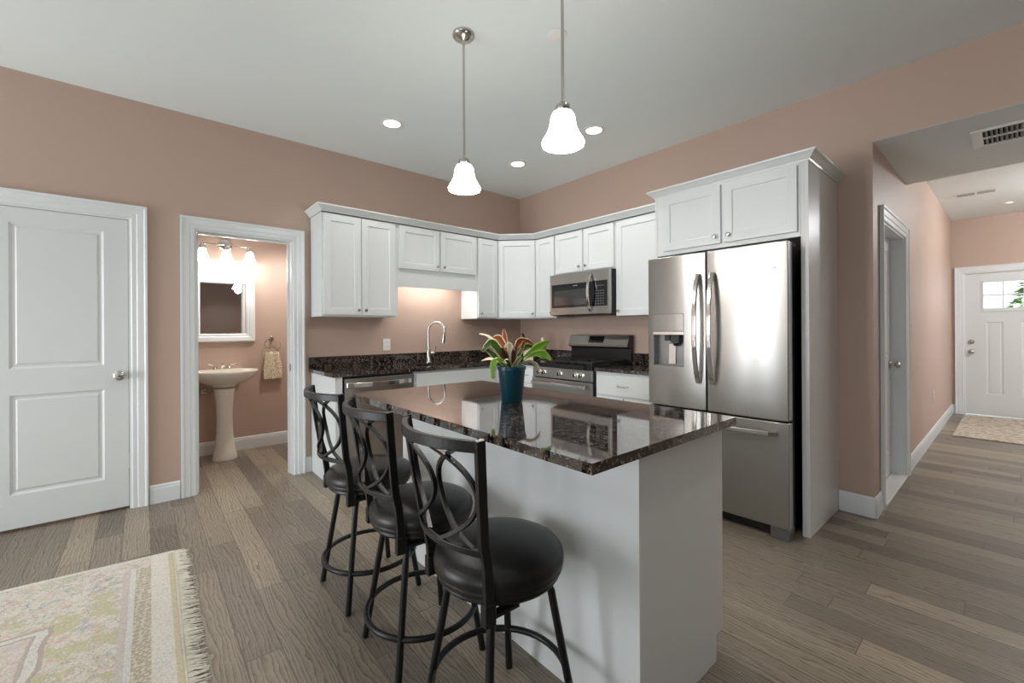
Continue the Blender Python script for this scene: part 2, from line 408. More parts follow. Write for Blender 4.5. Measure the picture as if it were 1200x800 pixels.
def knob_set(mb, c, axis, s=1.0):
    rot = {'-Y': Matrix.Rotation(R(90), 4, 'X'), '-X': Matrix.Rotation(R(-90), 4, 'Y'), '+X': Matrix.Rotation(R(90), 4, 'Y')}[axis]
    T = Matrix.Translation(Vector(c)) @ rot
    mb.lathe([(.0, 0), (.033, 0), (.033, .004), (.026, .01), (.012, .014), (.011, .032), (.022, .038), (.029, .048), (.029, .058), (.02, .066), (0, .068)], (0, 0, 0), 24, T)
# door 1: two panel, closed
dw = D1[1]-D1[0]-.042
d1 = MB().slab((D1[0]+.021, YL+.038, .02), (1, 0, 0), (0, -1, 0), dw, D1[2]-.041, .035,
     [(.125, dw-.125, .21, .835), (.125, dw-.125, 1.0, 1.925)], MPROF)
d1 = struct('door_1', d1, 'door')
k = MB(); knob_set(k, (-.118, YL+.003, .945), '-Y'); k.build('door_knob', 'nickel', d1, True, label='brushed nickel knob')
MB().box(D1[1]-.0215, D1[1]-.0185, YL-.003, YL+.034, .915, .975).build('latch_plate', 'nickel', d1)
# door 2: hallway closet door, six small shadows of panels
w2_ = hd[1]-hd[0]-.042
d2 = MB().slab((hd[0]+.021, YH+WT, .012), (1, 0, 0), (0, -1, 0), w2_, hd[2]-.03, .035,
     [(.11, w2_-.11, .2, .83), (.11, w2_-.11, 1.0, 1.87)], MPROF)
d2 = struct('door_2', d2, 'door'); k = MB(); knob_set(k, (hd[1]-.085, YH+.083, .94), '-Y'); k.build('door_knob', M['nickel'], d2, True, label='dark nickel knob')
struct('trim_5', MB().box(hd[0]+.019, hd[1]-.019, YH-.02, YH+.082, .001, .016), 'threshold', bevel=.003)
# door 3: front door with six-pane lite
w3 = fd[1]-fd[0]-.042
yl = fd[1]-.021
lt = [(.178+i*.188, .178+i*.188+.172, z, z+.172) for i in range(3) for z in (1.49, 1.68)]
# (u runs toward -Y from the left edge)
pn = [(.198, .36, .29, 1.3), (.198+.32, .36+.32, .29, 1.3)]
d3 = MB().slab((XE+.06, yl, .02), (0, -1, 0), (-1, 0, 0), w3, fd[2]-.041, .045, pn, MPROF, holes=lt)
for a, b, c, d in lt:
    for q in ((a-.004, a, c, d), (b, b+.004, c, d)): d3.box(XE+.018, XE+.06, yl-q[1], yl-q[0], .02+c, .02+d)
    for q in ((a, b, c-.004, c), (a, b, d, d+.004)): d3.box(XE+.018, XE+.06, yl-b, yl-a, .02+q[2], .02+q[3])
d3 = struct('door_3', d3, 'door')
MB().box(XE+.035, XE+.041, yl-.71, yl-.17, 1.505, 1.88).build('window_pane', 'glass', d3)
q = MB()
for a, b, c, d in ((.155, .745, 1.462, 1.49), (.155, .745, 1.872, 1.90), (.155, .178, 1.49, 1.872), (.722, .745, 1.49, 1.872)):
    q.box(XE+.006, XE+.016, yl-b, yl-a, c, d)
q.build('lite_frame', 'door', d3, bevel=.004)
k = MB(); knob_set(k, (XE+.014, yl-.055, .90), '-X'); k.build('door_knob', 'nickel', d3, True, label='dark nickel knob')
k = MB(); T = Matrix.Translation((XE+.014, yl-.055, 1.04)) @ Matrix.Rotation(R(-90), 4, 'Y')
k.lathe([(0, 0), (.032, 0), (.030, .012), (.012, .016), (.0, .016)], (0, 0, 0), 24, T).box(XE-.022, XE, yl-.062, yl-.048, 1.025, 1.055)
k.build('deadbolt', 'nickel', d3, True)
# outdoors seen through the front door lite
random.seed(5)
tr_ = thing('evergreen_tree', (15.0, -.2, 0), 'small green evergreen tree outside, seen through the panes of the front door', 'tree')
mb = MB()
for i in range(420):
    z = random.uniform(.5, 2.25); rad = .62*(2.35-z)/1.8+.05; a = random.uniform(0, 6.28); r_ = rad*math.sqrt(random.random())
    c = Vector((15+r_*math.cos(a), -.2+r_*math.sin(a), z)); d = Vector((math.cos(a), math.sin(a), random.uniform(-.5, .2)))*.14
    s_ = Vector((-math.sin(a), math.cos(a), random.uniform(-.4, .4)))*.05
    mb.add([c-s_, c+d, c+s_, c-d*.4+Vector((0, 0, .04))], [(0, 1, 2), (0, 2, 3), (0, 3, 1)])
mb.build('foliage', mat('evergreen_leaf', srgb(150, 190, 120), .7), tr_)
MB().lathe([(.05, -.1), (.04, 1.0), (.02, 2.0)], (15, -.2, 0), 8).build('trunk', mat('bark', srgb(90, 74, 60), .9), tr_)
struct('ground_outside', MB().box(XE+.31, 40, -20, 20, -.3, -.1), mat('pale_paving', srgb(200, 200, 196), .9))

# ------------------------------------------------------------ cabinets
SH = ((0, 0), (.0025, -.0075))
KN = .057
def door_panel(P, u, nrm, w_, h_, parent, name='door', fr=KN):
    mb = MB().slab(P, u, nrm, w_, h_, .019, [(fr, w_-fr, fr, h_-fr)], SH)
    return mb.build(name, 'cab', parent, bevel=.0015)
def knob(P, nrm, parent):
    nn = Vector(nrm); T = Matrix.Translation(Vector(P)) @ Vector((0, 0, 1)).rotation_difference(nn).to_matrix().to_4x4()
    return MB().lathe([(0, 0), (.006, 0), (.0055, .012), (.013, .017), (.0145, .022), (.012, .027), (0, .029)], (0, 0, 0), 16, T).build('knob', 'nickel', parent, True)
UB, UT = 1.372, 2.25
FY = YL-.305; FX = XR-.305
U = (1, 0, 0); NY = (0, -1, 0); V_ = (0, -1, 0); NX = (-1, 0, 0)   # right run: width axis goes toward -Y
def upper(label, x0, x1, z0, doors, run='L', depth=.305, extra=None):
    """doors: list of (a,b,knob side) along run axis"""
    if run == 'L':
        t = thing('upper_cabinet', ((x0+x1)/2, YL-depth/2, z0), label, 'cabinet', 'white kitchen wall cabinets')
        b = MB().box(x0+.001, x1-.001, YL-depth, YL-.002, z0, UT)
    else:
        t = thing('upper_cabinet', (XR-depth/2, (x0+x1)/2, z0), label, 'cabinet', 'white kitchen wall cabinets')
        b = MB().box(XR-depth, XR-.002, x1+.001, x0-.001, z0, UT)
    b.build('body', 'cab', t, bevel=.001)
    for a, c, dz, kn in doors:
        w_ = abs(c-a); h_ = UT-.012-dz
        P = (a, YL-depth-.001, dz) if run == 'L' else (XR-depth-.001, a, dz)
        u, nn = (U, NY) if run == 'L' else (V_, NX)
        d = door_panel(P, u, nn, w_, h_, t)
        s_ = .03 if kn == 'l' else w_-.03
        K = Vector(P)+Vector(u)*s_+Vector(nn)*.019+Vector((0, 0, .045))
        knob(K, nn, d)
    return t
upper('tall two-door white wall cabinet at the left end, over the dishwasher', 1.145, 1.83, UB, [(1.160, 1.4765, 1.385, 'r'), (1.4825, 1.80, 1.385, 'l')])
tb = upper('short two-door white wall cabinet above the sink and faucet', 1.83, 2.745, 1.79, [(1.842, 2.272, 1.835, 'r'), (2.292, 2.725, 1.835, 'l')])
MB().box(1.831, 2.744, FY-.0, FY+.02, 1.664, 1.789).build('valance', 'cab', tb, bevel=.001, label='plain white valance board')
upper('narrow single-door white wall cabinet just left of the corner cabinet', 2.745, 3.035, UB, [(2.755, 3.018, 1.385, 'l')])
# diagonal corner cabinet
t = thing('upper_cabinet', (3.4, 3.85, UB), 'diagonal corner white wall cabinet where the two walls meet', 'cabinet', 'white kitchen wall cabinets')
pts = [(3.036, YL-.002), (3.036, FY), (FX, 3.476), (XR-.002, 3.476), (XR-.002, YL-.002)]
MB().prism(pts, UB, UT).build('body', 'cab', t)
a = Vector((3.036, FY, 0)); b = Vector((FX, 3.476, 0)); du = (b-a).normalized(); dn = Vector((-du.y*-1, du.x*-1, 0)); dn = Vector((du.y, -du.x, 0))
if dn.x > 0: dn = -dn
L_ = (b-a).length
d = door_panel(a+du*.012+dn*.001+Vector((0, 0, 1.385)), du, dn, L_-.024, UT-.012-1.385, t)
knob(a+du*(L_-.045)+dn*.02+Vector((0, 0, 1.43)), dn, d)
upper('narrow single-door white wall cabinet between the corner cabinet and the microwave', 3.475, 3.17, UB, [(3.462, 3.182, 1.385, 'r')], 'R')
upper('short two-door white wall cabinet directly above the microwave', 3.17, 2.408, 1.812, [(3.158, 2.797, 1.83, 'r'), (2.778, 2.42, 1.83, 'l')], 'R')
upper('single-door white wall cabinet between the microwave and the refrigerator', 2.408, 1.803, UB, [(2.39, 1.822, 1.372, 'l')], 'R')
# crown moulding along the wall cabinets
def sweep(path, prof, closed=False):
    """path: list of (x,y) corner points, prof: (outward, z); outward is to the right of travel"""
    mb = MB(); k = len(prof); n_ = len(path); vs = []
    P2 = [Vector(p) for p in path]
    for i, p in enumerate(P2):
        ns = []
        for a, b in ((i-1, i), (i, i+1)):
            if a < 0 or b >= n_: continue
            d_ = (P2[b]-P2[a]).normalized(); ns.append(Vector((d_.y, -d_.x)))
        m_ = sum(ns, Vector((0, 0))).normalized(); m_ /= max(.3, m_.dot(ns[0]))
        for o_, z in prof: vs.append(Vector((p.x+m_.x*o_, p.y+m_.y*o_, z)))
    fs = []
    for i in range(n_-1):
        for j in range(k): fs.append((i*k+j, i*k+(j+1) % k, (i+1)*k+(j+1) % k, (i+1)*k+j))
    fs += [tuple(range(k)), tuple((n_-1)*k+j for j in range(k))]
    return mb.add(vs, fs)
CP = [(-.0, 2.251), (.006, 2.251), (.010, 2.262), (.014, 2.264), (.030, 2.283), (.042, 2.294), (.046, 2.296), (.048, 2.306), (-.0, 2.306)]
cm = sweep([(1.145, YL-.002), (1.145, FY-.02), (3.028, FY-.02), (FX-.02, 3.468), (FX-.02, 1.86)], [(a+.001, z) for a, z in CP])
cm.add([(1.146, YL-.002, 2.28), (1.146, FY-.02, 2.28), (3.028, FY-.02, 2.28), (FX-.02, 3.468, 2.28), (FX-.02, 1.86, 2.28), (XR-.002, 1.86, 2.28), (XR-.002, YL-.002, 2.28)], [(0, 1, 2, 3, 4, 5, 6)])
tag(cm.build('crown_molding', 'cab', None), 'long white crown molding running along the tops of the wall cabinets', 'molding')
# fridge enclosure
FP = 3.004
t = thing('refrigerator_cabinet', (3.3, 1.3, 0), 'deep white cabinet and tall side panel that surround the refrigerator', 'cabinet')
MB().box(FP, XR-.002, .795, .815, .001, UT).box(FP, FP+.02, .815, .835, .001, UT).build('side_panel', 'cabgrey', t, bevel=.0015)
MB().box(FP, XR-.002, 1.782, 1.802, .001, UT).build('side_panel', 'cabgrey', t, bevel=.0015)
MB().box(FP, XR-.002, .8355, 1.7815, 1.80, UT).build('body', 'cab', t, bevel=.001)
for a, c, kn in ((1.728, 1.302, 'r'), (1.282, .85, 'l')):
    d = door_panel((FP-.001, a, 1.83), V_, NX, a-c, 2.228-1.83, t)
    knob((FP-.02, a-(a-c-.035 if kn == 'r' else .035), 1.878), NX, d)
cp = sweep([(FX-.05, 1.802), (FP, 1.802), (FP, .795), (XR-.002, .795)][::1], [(a, z-.012) for a, z in CP])
cp.v = [(x, y, z) for x, y, z in cp.v]
# travel direction decides the outward side
cp = sweep([(XR-.002, .795), (FP, .795), (FP, 1.802), (FX-.025, 1.802)], [(-a, z-.008) for a, z in CP])
cp.build('crown', 'cab', t)

# base cabinets ---------------------------------------------------
BY = YL-.61; BX = XR-.61
CT0, CT = .884, .914
def basecab(label, a, b, run, fronts):
    if run == 'L':
        t = thing('base_cabinet', ((a+b)/2, YL-.3, 0), label, 'cabinet', 'white kitchen base cabinets')
        if label.endswith('sink'):
            q = MB().box(a+.001, b-.001, BY, YL-.002, .1, .12).box(a+.001, a+.02, BY+.02, YL-.002, .12, CT0-.001).box(b-.02, b-.001, BY+.02, YL-.002, .12, CT0-.001)
            q.box(a+.001, b-.001, BY, BY+.02, .12, CT0-.001).box(a+.02, b-.02, YL-.012, YL-.002, .12, CT0-.001)
        else: q = MB().box(a+.001, b-.001, BY, YL-.002, .1, CT0-.001)
        q.box(a+.001, b-.001, BY+.07, YL-.002, .001, .1).build('body', 'cab', t, bevel=.001)
    else:
        t = thing('base_cabinet', (XR-.3, (a+b)/2, 0), label, 'cabinet', 'white kitchen base cabinets')
        MB().box(BX, XR-.002, b+.001, a-.001, .1, CT0-.001).box(BX+.07, XR-.002, b+.001, a-.001, .001, .1).build('body', 'cab', t, bevel=.001)
    for kind, p, q, z0, z1, kn in fronts:
        P = (p, BY-.001, z0) if run == 'L' else (BX-.001, p, z0); u, nn = (U, NY) if run == 'L' else (V_, NX)
        w_ = abs(q-p)
        if kind == 'door': d = door_panel(P, u, nn, w_, z1-z0, t)
        else: d = MB().slab(P, u, nn, w_, z1-z0, .019).build('drawer_front', 'cab', t, bevel=.002)
        c = Vector(P)+Vector(nn)*.019
        if kn == 'pull':
            c += Vector(u)*w_/2+Vector((0, 0, (z1-z0)/2)); uu = Vector(u); N = Vector(nn)
            MB().tube([c-uu*.048, c-uu*.045+N*.024, c-uu*.02+N*.03, c+uu*.02+N*.03, c+uu*.045+N*.024, c+uu*.048], .0048, 8).build('pull_handle', 'nickel', d, True)
        elif kn: knob(c+Vector(u)*(.03 if kn == 'l' else w_-.03)+Vector((0, 0, z1-z0-.05)), nn, d)
    return t
t = tag(MB().box(1.145, 1.165, BY-.02, YL-.002, .001, CT0-.001).box(1.165, 1.2, BY-.02, BY+.0, .001, CT0-.001).build('end_panel', 'cab', bevel=.0015), 'white end panel of the sink counter, left of the dishwasher', 'panel')
basecab('white base cabinet under the kitchen sink', 1.83, 2.745, 'L', [('drawer', 1.845, 2.73, .705, .862, None), ('door', 1.845, 2.283, .12, .69, 'r'), ('door', 2.292, 2.73, .12, .69, 'l')])
basecab('white base cabinet in the corner, on the sink side', 2.745, 3.03, 'L', [('drawer', 2.757, 2.99, .705, .862, None), ('door', 2.757, 2.99, .12, .69, 'l')])
basecab('narrow white base cabinet just left of the range', 3.45, 3.175, 'R', [('drawer', 3.43, 3.19, .705, .862, 'pull'), ('door', 3.43, 3.19, .12, .69, 'l')])
basecab('white base cabinet with bar pull between the range and the refrigerator', 2.403, 1.803, 'R', [('drawer', 2.385, 1.83, .69, .855, 'pull'), ('door', 2.385, 2.112, .12, .675, 'r'), ('door', 2.104, 1.83, .12, .675, 'l')])
# countertops
sk = (1.93, 2.62, 3.53, 3.90)
mb = MB()
EX = 1.122; EY = BY-.03; EXR = BX-.03
mb.box(EX, sk[0], EY, YL-.002, CT0, CT).box(sk[1], XR-.002, EY, YL-.002, CT0, CT).box(sk[0], sk[1], EY, sk[2], CT0, CT).box(sk[0], sk[1], sk[3], YL-.002, CT0, CT)
mb.box(EXR, XR-.002, 3.174, EY, CT0, CT)
t = thing('countertop', (2.3, 3.78, CT0), 'dark granite countertop of the sink run turning the corner to the range', 'countertop')
mb.build('slab', 'granite', t)
MB().box(EX, XR-.023, YL-.022, YL-.002, CT+.0005, 1.015).box(XR-.022, XR-.002, 3.174, YL-.002, CT+.0005, 1.015).build('backsplash', 'granite', t, bevel=.002)
t = thing('countertop', (3.32, 2.1, CT0), 'short dark granite countertop between the range and the refrigerator', 'countertop')
MB().box(EXR, XR-.002, 1.803, 2.404, CT0, CT).build('slab', 'granite', t, bevel=.003)
MB().box(XR-.022, XR-.002, 1.803, 2.404, CT+.0005, 1.015).build('backsplash', 'granite', t, bevel=.002)
# sink
t = thing('kitchen_sink', ((sk[0]+sk[1])/2, (sk[2]+sk[3])/2, .70), 'undermount steel sink set in the dark granite counter', 'sink')
a, b, c, d = sk; z = .70
mb = MB()
mb.box(a-.02, a+.002, c-.02, d+.02, z, CT0-.001).box(b-.002, b+.02, c-.02, d+.02, z, CT0-.001).box(a+.002, b-.002, c-.02, c+.002, z, CT0-.001).box(a+.002, b-.002, d-.002, d+.02, z, CT0-.001).box(a+.002, b-.002, c+.002, d-.002, z, z+.01)
mb.build('basin', 'steel', t); MB().lathe([(0, .011), (.045, .011), (.045, .013), (.03, .013), (.02, .0115), (0, .0115)], ((a+b)/2, (c+d)/2, z)).build('drain', 'chrome', t, True)
# faucet
fx_, fy_ = 2.13, 3.955
fx_ = 2.26; fy_ = 3.965
t = thing('kitchen_faucet', (fx_, fy_, CT), 'tall steel gooseneck faucet behind the kitchen sink', 'faucet')
sc = 1.06
MB().lathe([(.031, .001), (.031, .006), (.024, .02), (.021, .09), (.019, .14), (.012, .165), (.0, .165)], (fx_, fy_, CT)).build('base', 'nickel', t, True)
arc = []
dv = Vector((.62, -.78, 0))
for i in range(15):
    an = math.pi*(1-i/14*1.08); arc.append(Vector((fx_, fy_, CT+.33))+dv*(.088+.088*math.cos(an))+Vector((0, 0, .088*math.sin(an))))
pts = [(fx_, fy_, CT+.15), (fx_, fy_, CT+.25)]+arc
MB().tube(pts, .0115, 12).build('spout', 'nickel', t, True)
e = arc[-1]; dd = (arc[-1]-arc[-2]).normalized()
MB().tube([e-dd*.01, e+dd*.01, e+dd*.05, e+dd*.105], [.012, .016, .016, .019], 14).build('spray_head', 'nickel', t, True)
MB().tube([(fx_+.018, fy_-.01, CT+.095), (fx_+.06, fy_-.02, CT+.10)], .014, 12).tube([(fx_+.058, fy_-.02, CT+.10), (fx_+.068, fy_-.03, CT+.17)], [.007, .005], 8).build('lever_handle', 'nickel', t, True)
# outlets
def outlet(P, nrm, label, u):
    P = Vector(P); nn = Vector(nrm); uu = Vector(u)
    t = thing('wall_outlet', P, label, 'outlet')
    mb = MB().slab(P-uu*.037-Vector((0, 0, .058))+nn*.001, uu, nn, .074, .116, .006); mb.build('cover_plate', 'plastic', t, bevel=.002)
    for z in (-.022, .022):
        mb = MB().slab(P-uu*.015+Vector((0, 0, z-.014))+nn*.0065, uu, nn, .03, .028, .003); s_ = mb.build('socket', 'plastic', t, bevel=.002)
        q = MB()
        for dx in (-.006, .006): q.slab(P+uu*(dx-.001)+Vector((0, 0, z-.003))+nn*.0093, uu, nn, .002, .008, .0006)
        q.build('slot', 'darkslot', s_)
outlet((1.856, YL, 1.108), NY, 'white wall outlet above the counter, left of the faucet', U)
outlet((6.75, YH, .47), NY, 'white wall outlet low on the hallway wall', U)
# dishwasher
t = thing('dishwasher', (1.51, 3.77, 0), 'stainless steel dishwasher under the sink counter', 'dishwasher')
MB().box(1.215, 1.812, BY+.01, YL-.03, .1, CT0-.004).build('body', 'black', t)
MB().box(1.225, 1.805, BY+.05, BY+.08, .001, .1).build('toe_kick', 'black', t)
MB().slab((1.214, BY+.01, .105), U, NY, .60, .76, .035, xs=[.1, .2, .3, .4, .5], bulge=.004).build('door', 'steel', t, bevel=.003)
pts = []
for i in range(13):
    s_ = i/12; pts.append((1.235+.555*s_, BY-.027-.055*math.sin(math.pi*s_)**.5, .815+.0*math.sin(math.pi*s_)))
MB().tube(pts, .011, 10, flat=(.016, .04), up=(0, 0, 1)).build('door_handle', 'handle', t, bevel=.004)
# ------------------------------------------------------------ range
RY0, RY1 = 2.410, 3.168
t = thing('range', (3.3, 2.79, 0), 'stainless steel gas range with black grates beside the refrigerator counter', 'stove')
RX = 3.0
MB().box(RX+.02, 3.60, RY0, RY1, .02, .905).build('body', 'black', t, bevel=.002)
MB().box(RX-.012, 3.60, RY0-.0, RY1+.0, .885, .925).build('cooktop', 'blackgloss', t, bevel=.004)
MB().slab((RX+.01, RY1-.004, .785), V_, NX, RY1-RY0-.008, .097, .022).build('control_panel', 'steel', t, bevel=.003)
for y in (3.06, 2.995, 2.79, 2.595, 2.53):
    T = Matrix.Translation((RX-.012, y, .833)) @ Matrix.Rotation(R(-90), 4, 'Y')
    kb = MB().lathe([(0, 0), (.027, 0), (.027, .006), (.021, .008), (.019, .034), (.016, .037), (0, .037)], (0, 0, 0), 20, T)
    kb = kb.build('control_knob', 'chrome', t, True)
    MB().box(RX-.056, RX-.049, y-.004, y+.004, .818, .848).build('knob_grip', 'blackgloss', kb)
od = MB().slab((RX+.005, RY1-.004, .22), V_, NX, RY1-RY0-.008, .555, .03, [(.1, RY1-RY0-.108, .1, .42)], ((0, 0), (.004, -.003)))
od = od.build('oven_door', 'steel', t, bevel=.003)
MB().slab((RX-.027, RY1-.11, .325), V_, NX, RY1-RY0-.22, .31, .003).build('oven_window', 'glassdark', od)
yy = [RY1-.05+(RY0+.05-RY1+.05)*i/10 for i in range(11)]
MB().tube([(RX-.026, yy[0], .735)]+[(RX-.07, y, .735) for y in yy]+[(RX-.026, yy[-1], .735)], .011, 10, flat=(.02, .03), up=(0, 0, 1)).build('door_handle', 'handle', od, bevel=.005)
MB().slab((RX+.005, RY1-.004, .06), V_, NX, RY1-RY0-.008, .15, .028).build('storage_drawer', 'steel', t, bevel=.003)
# backguard
prof = [(3.62, .93), (3.575, .93), (3.575, 1.055), (3.525, 1.075), (3.525, 1.095), (3.565, 1.19), (3.62, 1.19)]
mb = MB(); k_ = len(prof)
mb.add([(x, RY0+.002, z) for x, z in prof]+[(x, RY1-.002, z) for x, z in prof], [tuple(range(k_)), tuple(range(k_, 2*k_))[::-1]]+[(i, (i+1) % k_, k_+(i+1) % k_, k_+i) for i in range(k_)])
bgd = mb.build('backguard', 'black', t)
q = [(3.5235, 1.0745), (3.5235, 1.096), (3.5635, 1.192), (3.57, 1.192), (3.53, 1.094), (3.53, 1.0745)]; k_ = len(q)
mb = MB().add([(x, RY0+.006, z) for x, z in q]+[(x, RY1-.006, z) for x, z in q], [tuple(range(k_)), tuple(range(k_, 2*k_))[::-1]]+[(i, (i+1) % k_, k_+(i+1) % k_, k_+i) for i in range(k_)])
mb.build('steel_fascia', 'steel', bgd)
def on_guard(y0, y1, s0, s1, d=.0015):
    A = Vector((3.5235, 0, 1.096)); B = Vector((3.5635, 0, 1.192)); nn = Vector((-(B.z-A.z), 0, B.x-A.x)).normalized()
    c = [A.lerp(B, s)+Vector((0, y, 0)) for s, y in ((s0, y0), (s0, y1), (s1, y1), (s1, y0))]
    return MB().add([p-nn*.002 for p in c]+[p+nn*d for p in c], [(0, 1, 2, 3), (4, 7, 6, 5), (0, 4, 5, 1), (1, 5, 6, 2), (2, 6, 7, 3), (3, 7, 4, 0)])
on_guard(2.705, 2.895, .15, .85).build('clock_display', 'blackgloss', bgd)
# grates and burners
for i, (gy0, gy1) in enumerate(((RY0+.03, RY0+.26), (RY0+.267, RY1-.267), (RY1-.26, RY1-.03))):
    mb = MB(); z0, z1 = .94, .955
    x0, x1 = 3.03, 3.53
    for y in (gy0, gy1-.014): mb.box(x0, x1, y, y+.014, z0, z1)
    for x in (x0, (x0+x1)/2-.007, x1-.014): mb.box(x, x+.014, gy0+.0141, gy1-.0141, z0, z1)
    cy_ = (gy0+gy1)/2
    for x in (x0+.06, x0+.13, x1-.13, x1-.06): mb.box(x, x+.01, gy0+.0141, gy0+.085, z0, z1).box(x, x+.01, gy1-.085, gy1-.0141, z0, z1)
    for x in (x0, x1-.014):
        for y in (gy0, gy1-.014): mb.box(x, x+.014, y, y+.014, .9255, z0)
    mb.build('grate', 'iron', t)
    for x in ((x0+.12, x1-.12) if i != 1 else ((x0+x1)/2+.03,)):
        MB().lathe([(0, .0), (.055, 0), (.055, .004), (.04, .006), (.038, .012), (.0, .013)], (x, cy_, .9255), 20).build('burner', 'iron', t, True)
# ------------------------------------------------------------ microwave
MX = XR-.40; MY0, MY1, MZ0, MZ1 = 2.412, 3.166, 1.392, 1.808
t = thing('microwave', (3.45, 2.79, MZ0), 'stainless steel over-the-range microwave with curved handle', 'microwave')
MB().box(MX+.03, XR-.003, MY0, MY1, MZ0, MZ1).build('body', 'black', t, bevel=.002)
MB().slab((MX+.03, MY1, MZ0+.004), V_, NX, MY1-MY0, MZ1-MZ0-.004, .03, [(.03, .60, .075, .295)], ((0, 0), (.002, -.003))).build('front_frame', 'steel', t, bevel=.003)
dr = MB().slab((MX+.0028, MY1-.025, MZ0+.075), V_, NX, .705, .238, .0045).build('door_glass', 'blackgloss', t)
MB().slab((MX-.0017, MY1-.06, MZ0+.1), V_, NX, .42, .15, .0012).build('viewing_window', 'glassdark', dr)
# tiny brand strip and keypad legends (unreadable at this size)
MB().slab((MX-.0017, MY1-.315, MZ0+.285), V_, NX, .06, .008, .0012).build('badge', 'nickel', dr)
kp = MB()
for i in range(4):
    for j in range(6):
        kp.slab((MX-.0017, MY1-.592-i*.028, MZ0+.095+j*.024), V_, NX, .016, .007, .0008)
kp.build('keypad_legend', M['dispenser'], dr)
kp = MB()
for i in range(4): kp.slab((MX-.0017, MY1-.592-i*.028, MZ0+.263), V_, NX, .016, .007, .0008)
kp.build('display_legend', M['dispenser'], dr)
pts = []
for i in range(15):
    s_ = i/14; pts.append((MX-.005-.055*math.sin(math.pi*s_)**.7, MY1-.535-.012*math.sin(math.pi*s_), MZ0+.03+.36*s_))
MB().tube(pts, .011, 12, flat=(.028, .014), up=(1, 0, 0)).build('door_handle', 'chrome', t, bevel=.005)
MB().box(MX+.06, XR-.05, MY0+.06, MY1-.06, MZ0-.008, MZ0-.0005).build('vent_grille', 'black', t)

# ------------------------------------------------------------ refrigerator
FXF = 2.832; FY0, FY1 = .855, 1.765; FG = 1.333
t = thing('refrigerator', (3.2, 1.31, 0), 'stainless steel french door refrigerator with water dispenser', 'refrigerator')
MB().box(FXF+.085, 3.60, FY0+.006, FY1-.006, .035, 1.735).build('body', 'steeldark', t, bevel=.004)
def fdoor(y1, y0, z0, z1, name, holes=(), bulge=.010, label=None):
    w_ = y1-y0; xs = [w_*i/14 for i in range(15)]
    return MB().slab((FXF+.075, y1, z0), V_, NX, w_, z1-z0, .065, xs=xs, bulge=bulge, holes=holes).build(name, 'steel', t, True, bevel=.005, label=label)
DZ0, DZ1 = .985, 1.355; DY1, DY0 = 1.718, 1.485
fl = fdoor(FY1, FG+.003, .705, 1.76, 'door', [(FY1-DY1, FY1-DY0, DZ0-.705, DZ1-.705)], label='left door with the water and ice dispenser')
fr_ = fdoor(FG-.003, FY0, .705, 1.76, 'door')
fb = fdoor(FY1, FY0, .075, .695, 'freezer_drawer', bulge=.012)
# dispenser
xd = FXF+.006
MB().box(FXF+.062, FXF+.07, DY0-.001, DY1+.001, DZ0, DZ1).box(xd, FXF+.062, DY0-.004, DY0, DZ0, DZ1).box(xd, FXF+.062, DY1, DY1+.004, DZ0, DZ1).box(xd, FXF+.062, DY0, DY1, DZ0-.004, DZ0+.006).build('dispenser_recess', 'dispenser', fl)
dp = MB().slab((FXF+.03, DY1-.001, 1.232), V_, NX, DY1-DY0-.002, DZ1-1.234, .034, bulge=.002, xs=[.06, .12, .18]).build('dispenser_panel', M['steel'], fl, bevel=.002)
MB().slab((FXF+.03, DY1-.001, 1.205), V_, NX, DY1-DY0-.002, .026, .04).build('dispenser_lip', 'chrome', fl, bevel=.004)
MB().box(FXF+.015, FXF+.05, 1.53, 1.59, 1.15, 1.2035).box(FXF+.02, FXF+.05, 1.60, 1.64, 1.165, 1.2035).lathe([(.0, -.02), (.016, -.02), (.02, 0), (0, 0)], (FXF+.03, 1.56, 1.149), 14).build('dispenser_nozzle', 'black', fl)
MB().tube([(FXF+.058, 1.60, 1.14), (FXF+.052, 1.60, 1.0)], .01, 8, flat=(.05, .006), up=(1, 0, 0)).build('dispenser_paddle', 'nickel', fl)
def bow(y, z0, z1, parent):
    pts = []
    for i in range(19):
        s_ = i/18; e = math.sin(math.pi*s_)
        pts.append((FXF-.004-.062*e**.6, y, z0+(z1-z0)*s_))
    MB().tube(pts, .01, 12, flat=(.03, .018), up=(1, 0, 0)).build('door_handle', 'handle', parent, bevel=.006)
bow(1.383, .885, 1.615, fl); bow(1.286, .885, 1.615, fr_)
pts = []
for i in range(19):
    s_ = i/18; e = math.sin(math.pi*s_); pts.append((FXF-.004-.058*e**.5, 1.70-.79*s_, .628))
MB().tube(pts, .01, 12, flat=(.03, .018), up=(1, 0, 0)).build('drawer_handle', 'handle', fb, bevel=.006)
T = Matrix.Translation((FXF+.006, .925, 1.60)) @ Matrix.Rotation(R(-90), 4, 'Y')
MB().lathe([(0, 0), (.013, 0), (.013, .003), (0, .0035)], (0, 0, 0), 20, T).build('badge', M['handle'], fr_, True, label='small round metal badge')
for y in (FY0+.01, FY1-.07): MB().box(FXF+.08, FXF+.19, y, y+.06, 1.7355, 1.765).build('hinge_cover', 'dispenser', t, bevel=.006)
MB().box(FXF+.06, FXF+.12, FY0+.11, FY1-.11, .012, .07).build('toe_grille', 'black', t)
for y in (FY0+.005, FY1-.105): MB().box(FXF+.022, FXF+.12, y, y+.1, .001, .072).build('foot', 'dispenser', t, bevel=.004)

